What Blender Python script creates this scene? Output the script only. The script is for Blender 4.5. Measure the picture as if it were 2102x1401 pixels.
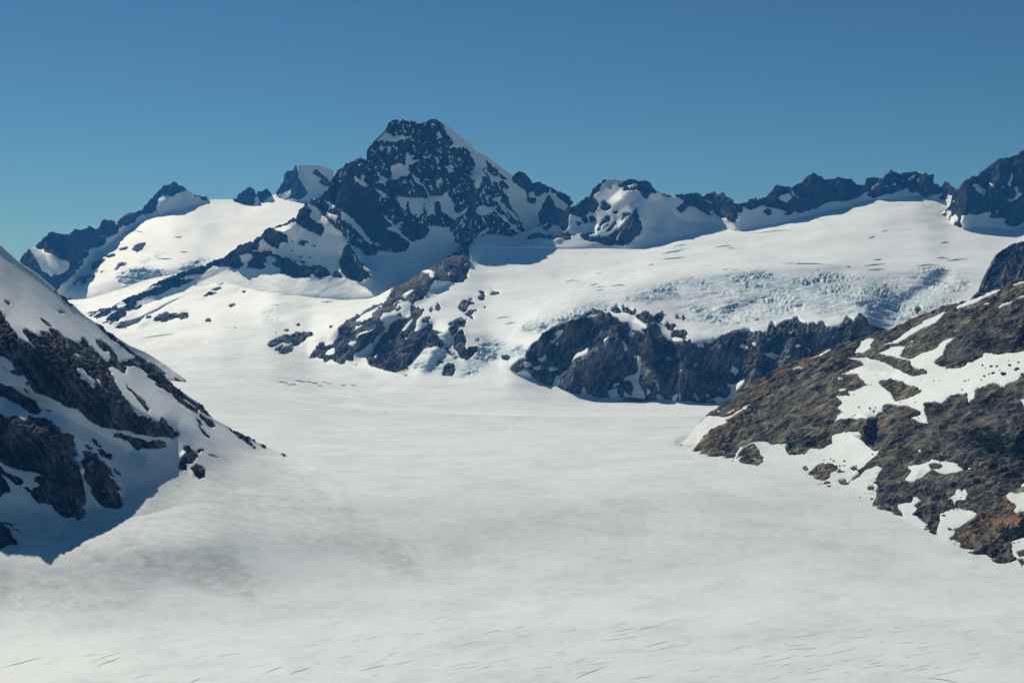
import bpy, math
import numpy as np
for o in list(bpy.data.objects): bpy.data.objects.remove(o)
scene = bpy.context.scene
# ---------------------------------------------------------------- camera
# photograph frame: 2102 x 1401, level camera with vertical shift, horizon row 600
FW, FH, FPX, CX, VH = 2102.0, 1401.0, 2336.0, 1051.0, 600.0
cam = bpy.data.cameras.new('camera'); cam_o = bpy.data.objects.new('camera', cam)
scene.collection.objects.link(cam_o); scene.camera = cam_o
cam.sensor_width = 36.0; cam.lens = 36.0*FPX/FW
cam_o.location = (0, 0, 0); cam_o.rotation_euler = (math.radians(90), 0, 0)
cam.shift_y = -(FH/2-VH)/FW
cam.clip_start = 1.0; cam.clip_end = 100000.0
# ---------------------------------------------------------------- sky and sun
SUN_AZ, SUN_EL = math.radians(-36), math.radians(43)      # azimuth from +Y (view) towards +X
world = bpy.data.worlds.new('World'); scene.world = world; world.use_nodes = True
wn = world.node_tree; bg = wn.nodes['Background']
sky = wn.nodes.new('ShaderNodeTexSky'); sky.sky_type = 'NISHITA'; sky.sun_disc = False
sky.sun_elevation = SUN_EL; sky.sun_rotation = SUN_AZ
sky.altitude = 1500; sky.air_density = 1.0; sky.dust_density = 0.0; sky.ozone_density = 1.6
tint = wn.nodes.new('ShaderNodeMix'); tint.data_type = 'RGBA'; tint.blend_type = 'MULTIPLY'; tint.inputs[0].default_value = 1.0
tint.inputs[7].default_value = (0.55, 0.97, 1.20, 1)      # the photograph's cool colour balance
wn.links.new(sky.outputs[0], tint.inputs[6]); wn.links.new(tint.outputs[2], bg.inputs[0]); bg.inputs[1].default_value = 0.05
sun = bpy.data.lights.new('sun', 'SUN'); sun.energy = 5.0; sun.angle = math.radians(0.5); sun.color = (0.98, 0.972, 0.905)
sun_o = bpy.data.objects.new('sun', sun); scene.collection.objects.link(sun_o)
sun_o.rotation_euler = (math.radians(90)-SUN_EL, 0, math.pi-SUN_AZ)
scene.view_settings.view_transform = 'Standard'; scene.view_settings.look = 'None'
scene.view_settings.exposure = -0.36; scene.view_settings.gamma = 1.0
scene.cycles.use_denoising = True
scene.cycles.max_bounces = 5; scene.cycles.diffuse_bounces = 3; scene.cycles.volume_bounces = 1
HAZE_DENSITY = 3.0e-5
# ---------------------------------------------------------------- noise
_rng = np.random.RandomState(7)
_perm = _rng.permutation(256).astype(np.int32); _perm = np.concatenate([_perm, _perm, _perm])
_g = _rng.normal(size=(256, 3)).astype(np.float32); _g /= np.linalg.norm(_g, axis=1)[:, None]
def noise3(p):
    p = np.asarray(p, np.float32); sh = p.shape[:-1]; p = p.reshape(-1, 3)
    out = np.empty(len(p), np.float32)
    for a in range(0, len(p), 200000):
        q = p[a:a+200000]; fl = np.floor(q); f = q-fl; i = fl.astype(np.int64) & 255
        w = f*f*f*(f*(f*6-15)+10); r = 0
        for dx in (0, 1):
            wx = w[:, 0] if dx else 1-w[:, 0]
            for dy in (0, 1):
                wy = w[:, 1] if dy else 1-w[:, 1]
                for dz in (0, 1):
                    wz = w[:, 2] if dz else 1-w[:, 2]
                    h = _perm[_perm[_perm[(i[:, 0]+dx) & 255]+((i[:, 1]+dy) & 255)]+((i[:, 2]+dz) & 255)]
                    g = _g[h]
                    r = r+wx*wy*wz*(g[:, 0]*(f[:, 0]-dx)+g[:, 1]*(f[:, 1]-dy)+g[:, 2]*(f[:, 2]-dz))
        out[a:a+200000] = r*1.6
    return out.reshape(sh)
def octaves(P, octs, seed=0):
    """octs: (wavelength in m or a 3-vector, amplitude in m, kind n/r/b, optional rotation about Y in degrees)"""
    t = np.zeros(P.shape[:-1], np.float32)
    for k, oc in enumerate(octs):
        wl, amp, kind = oc[:3]; Q = P
        if kind == 's':                                     # tilted ledges: sawtooth across the bedding
            a = math.radians(oc[3]); sp = float(np.ravel(wl)[0]); c, s = math.cos(a), math.sin(a)
            q = (-P[..., 0]*s+P[..., 2]*c+0.35*P[..., 1])/sp+1.1*noise3(P/(7*sp)+seed*3.1+k)+0.45*noise3(P/(2.4*sp)+seed*7.7+k)
            fr = q-np.floor(q); g = np.clip(0.6+1.2*noise3(P/(9*sp)+seed*1.7+k+40), 0.1, 1.3)
            t += (amp*g*(np.where(fr < 0.8, fr/0.8, (1-fr)/0.2)-0.5)).astype(np.float32); continue
        if len(oc) > 3:
            a = math.radians(oc[3]); c, s = math.cos(a), math.sin(a)
            Q = np.stack([P[..., 0]*c+P[..., 2]*s, P[..., 1], -P[..., 0]*s+P[..., 2]*c], -1)
        n = noise3(Q/np.array(wl, np.float32)+(seed*13.7+k*5.31))
        if kind == 'r': n = 0.55-2*np.abs(n)
        elif kind == 'b': n = 2*np.abs(n)-0.55
        t += amp*n
    return t
def gauss1(a, sig, axis):
    if sig <= 0: return a
    r = int(3*sig+1); k = np.exp(-0.5*(np.arange(-r, r+1)/sig)**2); k /= k.sum()
    pad = [(0, 0)]*a.ndim; pad[axis] = (r, r); b = np.pad(a, pad, mode='edge'); out = np.zeros_like(a)
    n = a.shape[axis]
    for j in range(2*r+1): out += k[j]*np.take(b, np.arange(j, j+n), axis=axis)
    return out
# ---------------------------------------------------------------- traced outlines
WIN = dict(A=(30, 370), B=(420, 330), C=(700, 230), D=(820, 400), E=(1040, 350), F=(1380, 340), G=(1682, 300), H=(160, 540),
           I=(540, 520), J=(900, 580), K=(1280, 580), L=(0, 600), M=(0, 840), N=(320, 740), O=(1400, 700), P=(1682, 560),
           Q=(1682, 800), R=(1682, 920))
def pts(win, s):
    v = np.array([[float(c) for c in t.split(',')] for t in s.replace('(', ' ').replace(')', ' ').split()])
    return v if win == 'T' else v*10/5.005+np.array(WIN[win])
def polys(text):
    """lines 'window value (x,y)(x,y)...'"""
    out = []
    for ln in text.strip().splitlines():
        ln = ln.strip()
        if not ln or ln[0] == '#': continue
        w, val, s = ln.split(None, 2)
        out += [(float(val), pts(w, q)) for q in s.split(';')]
    return out
def fill(canvas, org, poly, val):
    x0, y0 = np.maximum(np.floor(poly.min(0)-org).astype(int), 0)
    x1, y1 = np.minimum(np.ceil(poly.max(0)-org).astype(int)+1, [canvas.shape[1], canvas.shape[0]])
    if x1 <= x0 or y1 <= y0: return
    gx = np.arange(x0, x1)+org[0]+0.5; gy = np.arange(y0, y1)+org[1]+0.5
    ins = np.zeros((y1-y0, x1-x0), bool); n = len(poly)
    for i in range(n):
        (xa, ya), (xb, yb) = poly[i], poly[(i+1) % n]
        if ya == yb: continue
        rows = ((ya > gy) != (yb > gy))
        xi = (xb-xa)*(gy-ya)/(yb-ya)+xa
        ins ^= rows[:, None] & (gx[None, :] < xi[:, None])
    canvas[y0:y1, x0:x1][ins] = val
def field(text, default, box, blur, boost=0):
    x0, y0, x1, y1 = box; c = np.full((int(y1-y0), int(x1-x0)), default, np.float32)
    for val, p in (polys(text) if isinstance(text, str) else text):
        ar = abs(np.dot(p[:, 0], np.roll(p[:, 1], 1))-np.dot(p[:, 1], np.roll(p[:, 0], 1)))/2
        fill(c, np.array([x0, y0]), p, val*boost if ar < 160 and boost else val)       # small outcrops keep their size under the blur
    c = gauss1(gauss1(c, blur, 0), blur, 1)
    return c, (x0, y0)
def sample(fld, u, v):
    c, (x0, y0) = fld; h, w = c.shape
    x = np.clip(u-x0-0.5, 0, w-1.001); y = np.clip(v-y0-0.5, 0, h-1.001)
    i = x.astype(int); j = y.astype(int); fx = x-i; fy = y-j
    return (c[j, i]*(1-fx)+c[j, i+1]*fx)*(1-fy)+(c[j+1, i]*(1-fx)+c[j+1, i+1]*fx)*fy
def seg_dist(u, v, line):
    d = np.full(u.shape, 1e9, np.float32); tt = np.zeros(u.shape, np.float32); n = len(line)-1
    for i in range(n):
        (xa, ya), (xb, yb) = line[i][:2], line[i+1][:2]
        L2 = (xb-xa)**2+(yb-ya)**2; t = np.clip(((u-xa)*(xb-xa)+(v-ya)*(yb-ya))/L2, 0, 1)
        dd = np.hypot(u-xa-t*(xb-xa), v-ya-t*(yb-ya)); m = dd < d
        d = np.where(m, dd, d); tt = np.where(m, (i+t)/n, tt)
    return d, tt
# ---------------------------------------------------------------- objects
def put(o, label=None, category=None, kind=None, parent=None, group=None):
    scene.collection.objects.link(o)
    if label: o['label'] = label
    if category: o['category'] = category
    if kind: o['kind'] = kind
    if group: o['group'] = group
    if parent: o.parent = parent
    return o
def empty(name, loc, label, category, kind='structure'):
    o = bpy.data.objects.new(name, None); o.location = loc; o.empty_display_size = 50
    return put(o, label, category, kind)
def mesh_from(name, V, F, mat, smooth, attrs=None, origin=(0, 0, 0)):
    """F: (n,4) or (n,3) vertex ids into V; unused vertices are dropped"""
    ids, inv = np.unique(F, return_inverse=True); F2 = inv.reshape(F.shape); k = F.shape[1]
    me = bpy.data.meshes.new(name); co = (V[ids]-np.array(origin)).astype(np.float32)
    me.vertices.add(len(ids)); me.vertices.foreach_set('co', co.ravel())
    me.loops.add(F2.size); me.loops.foreach_set('vertex_index', F2.ravel().astype(np.int32))
    me.polygons.add(len(F2)); me.polygons.foreach_set('loop_start', np.arange(0, F2.size, k, dtype=np.int32))
    me.polygons.foreach_set('use_smooth', np.full(len(F2), smooth, bool))
    for nm, a in (attrs or {}).items():
        at = me.attributes.new(nm, 'FLOAT', 'POINT'); at.data.foreach_set('value', a[ids].astype(np.float32))
    me.materials.append(mat); me.update(calc_edges=True)
    return bpy.data.objects.new(name, me)
def components(mask):
    """4-connected labels of a boolean grid by runs"""
    par = []
    def find(a):
        while par[a] != a: par[a] = par[par[a]]; a = par[a]
        return a
    runs = []; prev = []
    for r in range(mask.shape[0]):
        d = np.diff(np.concatenate([[0], mask[r].astype(np.int8), [0]])); s = np.flatnonzero(d == 1); e = np.flatnonzero(d == -1)
        cur = []; j = 0
        for a, b in zip(s.tolist(), e.tolist()):
            k = len(par); par.append(k); cur.append((a, b, k))
            while j < len(prev) and prev[j][1] <= a: j += 1
            q = j
            while q < len(prev) and prev[q][0] < b:
                x, y = find(k), find(prev[q][2])
                if x != y: par[max(x, y)] = min(x, y)
                q += 1
        runs.append(cur); prev = cur
    lab = np.full(mask.shape, -1, np.int32)
    for r, cur in enumerate(runs):
        for a, b, k in cur: lab[r, a:b] = find(k)
    return lab
# ---------------------------------------------------------------- terrain
def uarr(u0, u1, step, coarse=10.0, lo=-20.0, hi=2122.0):
    a = [np.arange(u0, min(lo, u1), coarse)] if u0 < lo else []
    a.append(np.arange(max(u0, lo), min(u1, hi), step))
    if u1 > hi: a.append(np.arange(max(hi, u0), u1+coarse, coarse))
    else: a.append(np.array([u1]))
    return np.concatenate(a).astype(np.float64)
class Surf:
    """a stretch of terrain: ground profiles between traced lines (u, v, distance), nearest line first"""
    def __init__(s, lines, u0, u1, step, smooth_u=10, rows_sig=4, bulges=(), back=1.0, skirt=80.0, coarse=10.0, vstep=None, crest_jag=0.0, base=None, smooth_y=14, sink=0.0, sink_u=0, bulge_blur=2.0, lean=0.55, smooth_crest=False, sharp_foot=0, sharp_from=None):
        u = s.u = uarr(u0, u1, step, coarse); vstep = vstep or step
        V, Y = [], []
        for i, ln in enumerate(lines):
            ln = np.array(ln, float); v = np.interp(u, ln[:, 0], ln[:, 1])
            if ln.shape[1] > 2: y = np.interp(u, ln[:, 0], ln[:, 2])
            elif i == 0: y = base.depth(u, v)-40
            else: y = Y[0]+lean*(V[0]-v)*Y[0]/FPX
            if (i < len(lines)-1 or smooth_crest) and smooth_u: v = gauss1(v, smooth_u/step/2, 0)
            if smooth_u > 30 or i == 0 or i == len(lines)-1 or smooth_y > 14: y = gauss1(y, smooth_y/step, 0)
            else: y = gauss1(y, 14/step, 0)
            V.append(v); Y.append(y)
        for i in range(1, len(V)): V[i] = np.minimum(V[i], V[i-1]-0.6)
        if crest_jag: V[-1] = V[-1]+crest_jag*octaves(np.stack([u, u*0, u*0], -1).astype(np.float32), [(23., 1., 'n'), (9., .7, 'n'), (4.5, .45, 'n')], 3)
        s.Vl, s.Yl = np.array(V), np.array(Y)
        n = int(np.percentile(s.Vl[0]-s.Vl[-1], 92)/vstep)+2; t = np.linspace(0, 1, n)[:, None]
        v = s.Vl[0][None]*(1-t)+s.Vl[-1][None]*t
        Vs = s.Vl.copy(); Vs[-1] = np.minimum(gauss1(Vs[-1], 9/step, 0), Vs[-2]-0.5)     # the notches of a crest stay at the crest
        y0 = np.stack([np.interp(-v[:, j], -Vs[:, j], s.Yl[:, j]) for j in range(len(u))], 1); y = gauss1(y0, rows_sig, 0)
        uu = np.broadcast_to(u, v.shape)
        B = np.zeros_like(y)
        for line, w, amt in bulges:
            d, t = seg_dist(uu, v, line); k = np.clip(1-d/w, 0, 1); k = k*k*(3-2*k)*0.5+k*0.5
            B += amt*k*np.clip(np.minimum(t, 1-t)*6+0.15, 0, 1)
        if len(bulges): y = y+gauss1(gauss1(B, bulge_blur/vstep, 0), bulge_blur/step, 1)
        P = np.stack([y*(uu-CX)/FPX, y, -y*(v-VH)/FPX], -1)
        if sink:
            n0 = max(3, int(np.percentile(V[0]-V[1], 85)/vstep)); t = np.clip(1-np.arange(len(v))/(n0*0.8), 0, 1)[:, None]
            k = t*t
            if sink_u: k = np.maximum(k, np.clip(1-(u[-1]-u)/sink_u, 0, 1)[None]**2)
            P[..., 2] -= sink*k
        foot = P[:1]+np.array([0, 4.0, -skirt]); s.nfoot = 1
        bk = [P[-1:]+np.array([0, dy, dz])*back for dy, dz in ((10, -1), (35, -14), (110, -90), (320, -330), (800, -760))]
        s.P = np.concatenate([foot, P]+bk).astype(np.float32); s.nback = len(bk)
        s.uu = np.broadcast_to(u, s.P.shape[:2]); s.vv = np.concatenate([v[:1], v]+[v[-1:]]*len(bk))
        du = np.gradient(s.P, axis=1); dv = np.gradient(s.P, axis=0); N = np.cross(du, dv)
        N /= np.linalg.norm(N, axis=-1)[..., None]+1e-9
        for a in (0, 1): N = gauss1(N, 3, a)
        N /= np.linalg.norm(N, axis=-1)[..., None]+1e-9; s.N = N
        s.px = float(np.median(y))/FPX
    def depth(s, u, v):
        out = np.empty(len(u))
        for i in range(len(u)):
            j = min(max(np.searchsorted(s.u, u[i]), 0), len(s.u)-1)
            out[i] = np.interp(v[i], s.Vl[::-1, j], s.Yl[::-1, j])
        return out
    def at(s, u, v, pts=None):
        """point of the finished surface under frame position (u, v)"""
        G = s.top if pts is None else pts
        j = int(np.clip(np.searchsorted(s.u, u)-1, 0, len(s.u)-2)); f = (u-s.u[j])/(s.u[j+1]-s.u[j]); out = 0
        n = s.P.shape[0]-s.nback
        for jj, w in ((j, 1-f), (j+1, f)):
            p = G[1:n, jj]; vv = VH-p[:, 2]/p[:, 1]*FPX; vv = np.minimum.accumulate(vv)
            out = out+w*np.array([np.interp(-v, -vv, p[:, c]) for c in range(3)])
        return out
    def box(s): return (int(s.uu.min())-10, int(s.vv.min())-20, int(s.uu.max())+20, int(s.vv.max())+30)
def faces(shape):
    r, c = shape; i = (np.arange(r-1)[:, None]*c+np.arange(c-1)[None]); return np.stack([i, i+1, i+c+1, i+c], -1)
def fleck_gain(P, px, m0, seed):
    g = np.clip(0.8+1.1*octaves(P, [(46*px, 1., 'n')], seed+8), 0.15, 1.7)
    return g*(np.abs(m0) < 0.93)
def landform(s, root, rock_mat, snow_mat, mask_text, default, low, high, thick=3.0, blur=1.6, jit=1.6, fleck=None, attrs=None, snow_oct=(), snow_extra=None,
             seed=0, names=('rock_face', 'rock_outcrop', 'snow_cover', 'snow_patch'), min_faces=14, rock_smooth=False, pieces=300, rock_extra=None, flat_snow=False, foot_fade=10.0, end_fade=0, hollow=0.12):
    P, N, px = s.P, s.N, s.px
    fade = np.clip((np.arange(P.shape[0])-1)/foot_fade, 0, 1)[:, None]*np.ones(P.shape[1])[None]
    if end_fade: fade = fade*np.clip((s.u[-1]-s.u)/end_fade, 0, 1)[None]
    low_d = octaves(P, [(np.array(o[0])*px, o[1]*px)+tuple(o[2:]) for o in low], seed)*fade*np.clip(0.62-0.5*sample(field(mask_text, default, s.box(), 6), s.uu, s.vv), 0.15, 1) if low else 0
    P1 = (P+N*np.asarray(low_d)[..., None] if low else P).astype(np.float32)
    hi_d = octaves(P1, [(np.array(o[0])*px, o[1]*px)+tuple(o[2:]) for o in high], seed+1)
    ju = octaves(P1, [(26*px, 1.5*jit, 'n'), (11*px, jit, 'n'), (5*px, .7*jit, 'n')], seed+2)
    jv = octaves(P1, [(26*px, 1.5*jit, 'n'), (11*px, jit, 'n'), (5*px, .7*jit, 'n')], seed+3)
    U, W = s.uu+ju, s.vv+jv
    m0 = sample(field(mask_text, default, s.box(), blur, 1.9), U, W); m = m0
    edge = np.clip(1.3-np.abs(m0), 0, 1)
    m = m+edge*octaves(P1, [(9*px, .38, 'n'), (5*px, .42, 'n'), (3.2*px, .35, 'n')], seed+6)
    if fleck: m = m+fleck_gain(P1, px, m0, seed)*octaves(P1, [(np.array(o[0])*px,)+tuple(o[1:]) for o in fleck], seed+4)
    if hollow: m = m-hollow*np.clip(1.25-np.abs(m0), 0, 1)*hi_d/(np.std(hi_d)+1e-6)
    m = np.clip(m*2.0, -1.3, 1.3)
    q = np.clip(0.5-m, 0, 1); hi_d = (hi_d*(0.25+0.75*q)+0.3*thick*px*(q-0.5))-6*px*np.clip(m-0.35, 0, 1)
    sn = thick*px*m-6*px*np.clip(-m-0.35, 0, 1)+0.12*gauss1(gauss1(hi_d*(m < 0.3), 2, 0), 2, 1)
    if snow_oct: sn = sn+octaves(P1, [(np.array(o[0])*px, o[1]*px)+tuple(o[2:]) for o in snow_oct], seed+5)*fade
    A = {}
    for k, (tx, bl) in (attrs or {}).items(): A[k] = np.clip(sample(field(tx, 0.0, s.box(), bl), U, W), 0, 1)
    if snow_extra is not None: sn = sn+snow_extra(s, P1, A)*px
    VR = (P1+N*hi_d[..., None]).reshape(-1, 3); VS = (P1+N*sn[..., None]).reshape(-1, 3)
    F = faces(P.shape[:2]); d = (sn-hi_d)+(100.0 if flat_snow else 0.0)
    def red(f, a): return f(f(a[:-1, :-1], a[1:, :-1]), f(a[:-1, 1:], a[1:, 1:]))
    eps = 0.0
    snow_on = red(np.maximum, d) > -eps; rock_on = red(np.minimum, d) < eps
    A = {k: a.ravel() for k, a in A.items()}
    org = tuple(root.location)
    info = []
    for on, VV, mat, big, small, smooth in ((rock_on, VR, rock_mat, names[0], names[1], rock_smooth), (snow_on, VS, snow_mat, names[2], names[3], True)):
        if not on.any(): continue
        lab = components(on); l, cnt = np.unique(lab[lab >= 0], return_counts=True); order = l[np.argsort(-cnt)]; cs = np.sort(cnt)[::-1]
        inside = [(a, c) for a, c in zip(order, cs)]
        rest = []
        for q, (a, c) in enumerate(inside):
            if q > pieces or (c < min_faces and q > 0): rest.append(a); continue
            o = mesh_from(big if (q == 0 or c > 0.35*cs[0]) else small, VV, F[lab == a], mat, smooth, A, org)
            put(o, parent=root)
        if rest:
            o = mesh_from('loose_rock' if on is rock_on else 'snow_fleck', VV, F[np.isin(lab, rest)], mat, smooth, A, org)
            put(o, parent=root, kind='stuff')
        info.append((big, int(on.sum()), len(order), len(rest)))
    print('LANDFORM', root.name, P.shape[:2], info)
    s.snow_pts = VS.reshape(P.shape); s.rock_pts = VR.reshape(P.shape); s.top = np.where((d > 0)[..., None], s.snow_pts, s.rock_pts)
    return s
# ---------------------------------------------------------------- materials
def new_mat(name):
    m = bpy.data.materials.new(name); m.use_nodes = True; nt = m.node_tree; nt.nodes.clear()
    out = nt.nodes.new('ShaderNodeOutputMaterial'); b = nt.nodes.new('ShaderNodeBsdfPrincipled'); nt.links.new(b.outputs[0], out.inputs[0])
    g = nt.nodes.new('ShaderNodeNewGeometry')
    return m, nt, b, g.outputs['Position']
def n_noise(nt, pos, scale, detail=4, rough=0.6, mapping=None, rot=(0, 0, 0), distort=0.0):
    if tuple(rot) != (0, 0, 0):                                # turn into the bedding first, then stretch
        m0 = nt.nodes.new('ShaderNodeMapping'); m0.inputs['Rotation'].default_value = rot; nt.links.new(pos, m0.inputs['Vector']); pos = m0.outputs[0]
    mp = nt.nodes.new('ShaderNodeMapping')
    mp.inputs['Scale'].default_value = mapping or (1, 1, 1); nt.links.new(pos, mp.inputs['Vector'])
    n = nt.nodes.new('ShaderNodeTexNoise'); n.inputs['Scale'].default_value = scale; n.inputs['Detail'].default_value = detail
    n.inputs['Roughness'].default_value = rough; n.inputs['Distortion'].default_value = distort
    nt.links.new(mp.outputs[0], n.inputs['Vector']); return n.outputs['Fac']
def ramp(nt, fac, stops):
    r = nt.nodes.new('ShaderNodeValToRGB'); e = r.color_ramp.elements
    while len(e) < len(stops): e.new(0.5)
    for el, (p, c) in zip(e, stops): el.position = p; el.color = tuple(c)+(1,) if len(c) == 3 else c
    nt.links.new(fac, r.inputs[0]); return r.outputs[0]
def mix(nt, fac, a, b, mode='MIX'):
    m = nt.nodes.new('ShaderNodeMix'); m.data_type = 'RGBA'; m.blend_type = mode
    for sock, val in ((m.inputs[0], fac), (m.inputs[6], a), (m.inputs[7], b)):
        if isinstance(val, (int, float)): sock.default_value = val
        elif isinstance(val, tuple): sock.default_value = val+(1,)
        else: nt.links.new(val, sock)
    return m.outputs[2]
def math_n(nt, op, a, b):
    m = nt.nodes.new('ShaderNodeMath'); m.operation = op
    for k, val in enumerate((a, b)):
        if isinstance(val, (int, float)): m.inputs[k].default_value = val
        else: nt.links.new(val, m.inputs[k])
    return m.outputs[0]
def attr(nt, name):
    a = nt.nodes.new('ShaderNodeAttribute'); a.attribute_name = name; return a.outputs['Fac']
def bump(nt, b, h, strength, dist, prev=None):
    n = nt.nodes.new('ShaderNodeBump'); n.inputs['Strength'].default_value = strength; n.inputs['Distance'].default_value = dist
    nt.links.new(h, n.inputs['Height'])
    if prev is not None: nt.links.new(prev, n.inputs['Normal'])
    nt.links.new(n.outputs[0], b.inputs['Normal']); return n.outputs[0]
def rock_material(name, px, dark, mid, light, strata_rot=(0, 0, 0), strata=(1, 1, 6), rust=None, bumpd=1.0, slate=None):
    m, nt, b, pos = new_mat(name)
    n1 = n_noise(nt, pos, 1/(45*px), 5, 0.6)
    n2 = n_noise(nt, pos, 1/(13*px), 6, 0.72, strata, strata_rot, 0.7)
    n3 = n_noise(nt, pos, 1/(4.5*px), 5, 0.75)
    f = math_n(nt, 'ADD', math_n(nt, 'MULTIPLY', n1, 0.85), math_n(nt, 'ADD', math_n(nt, 'MULTIPLY', n2, 1.35), math_n(nt, 'MULTIPLY', n3, 0.45)))
    f = math_n(nt, 'SUBTRACT', f, 0.825)                      # mean 0.5
    col = ramp(nt, f, [(0.34, dark), (0.5, mid), (0.70, light)])
    if slate: col = mix(nt, math_n(nt, 'MULTIPLY', attr(nt, 'slate'), 0.85), col, ramp(nt, f, [(0.34, slate[0]), (0.5, slate[1]), (0.72, slate[2])]))
    if rust:
        g = math_n(nt, 'MULTIPLY', attr(nt, 'rust'), ramp(nt, f, [(0.35, (0.3,)*3), (0.55, (1, 1, 1))]))
        col = mix(nt, g, col, rust)
    nt.links.new(col, b.inputs['Base Color']); b.inputs['Roughness'].default_value = 0.85; b.inputs['Specular IOR Level'].default_value = 0.2
    p = bump(nt, b, n2, 0.9, 5*px*bumpd)
    bump(nt, b, n3, 0.9, 1.8*px*bumpd, p)
    return m
def snow_material(name, px, white=(0.80, 0.80, 0.775), grey=(0.68, 0.69, 0.675), streak=(1, 1, 1), rot=(0, 0, 0), amount=0.6, bumpd=0.25):
    m, nt, b, pos = new_mat(name)
    n1 = n_noise(nt, pos, 1/(90*px), 5, 0.6, streak, rot, 0.4)
    col = mix(nt, amount, white, ramp(nt, n1, [(0.36, grey), (0.6, white)]))
    nm = n_noise(nt, pos, 1/(20*px), 5, 0.65, streak, rot, 0.8)
    col = mix(nt, amount*0.8, col, ramp(nt, math_n(nt, 'MULTIPLY', nm, math_n(nt, 'ADD', n1, 0.5)), [(0.34, grey), (0.52, white)]))
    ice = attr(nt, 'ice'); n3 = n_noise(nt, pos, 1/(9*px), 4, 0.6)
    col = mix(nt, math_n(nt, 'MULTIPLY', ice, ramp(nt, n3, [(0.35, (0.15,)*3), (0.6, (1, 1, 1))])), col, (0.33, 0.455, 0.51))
    dirt_shade = attr(nt, 'dirt_shade'); n4 = n_noise(nt, pos, 1/(16*px), 6, 0.75, streak, rot)  # greys the snow for real dirt and for shade painted into its colour
    col = mix(nt, math_n(nt, 'MULTIPLY', dirt_shade, ramp(nt, n4, [(0.40, (0.15,)*3), (0.60, (1, 1, 1))])), col, (0.42, 0.415, 0.395))
    nt.links.new(col, b.inputs['Base Color']); b.inputs['Roughness'].default_value = 0.62; b.inputs['Specular IOR Level'].default_value = 0.2
    bump(nt, b, n_noise(nt, pos, 1/(12*px), 5, 0.6, streak, rot), 0.5, bumpd*px)
    return m
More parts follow.
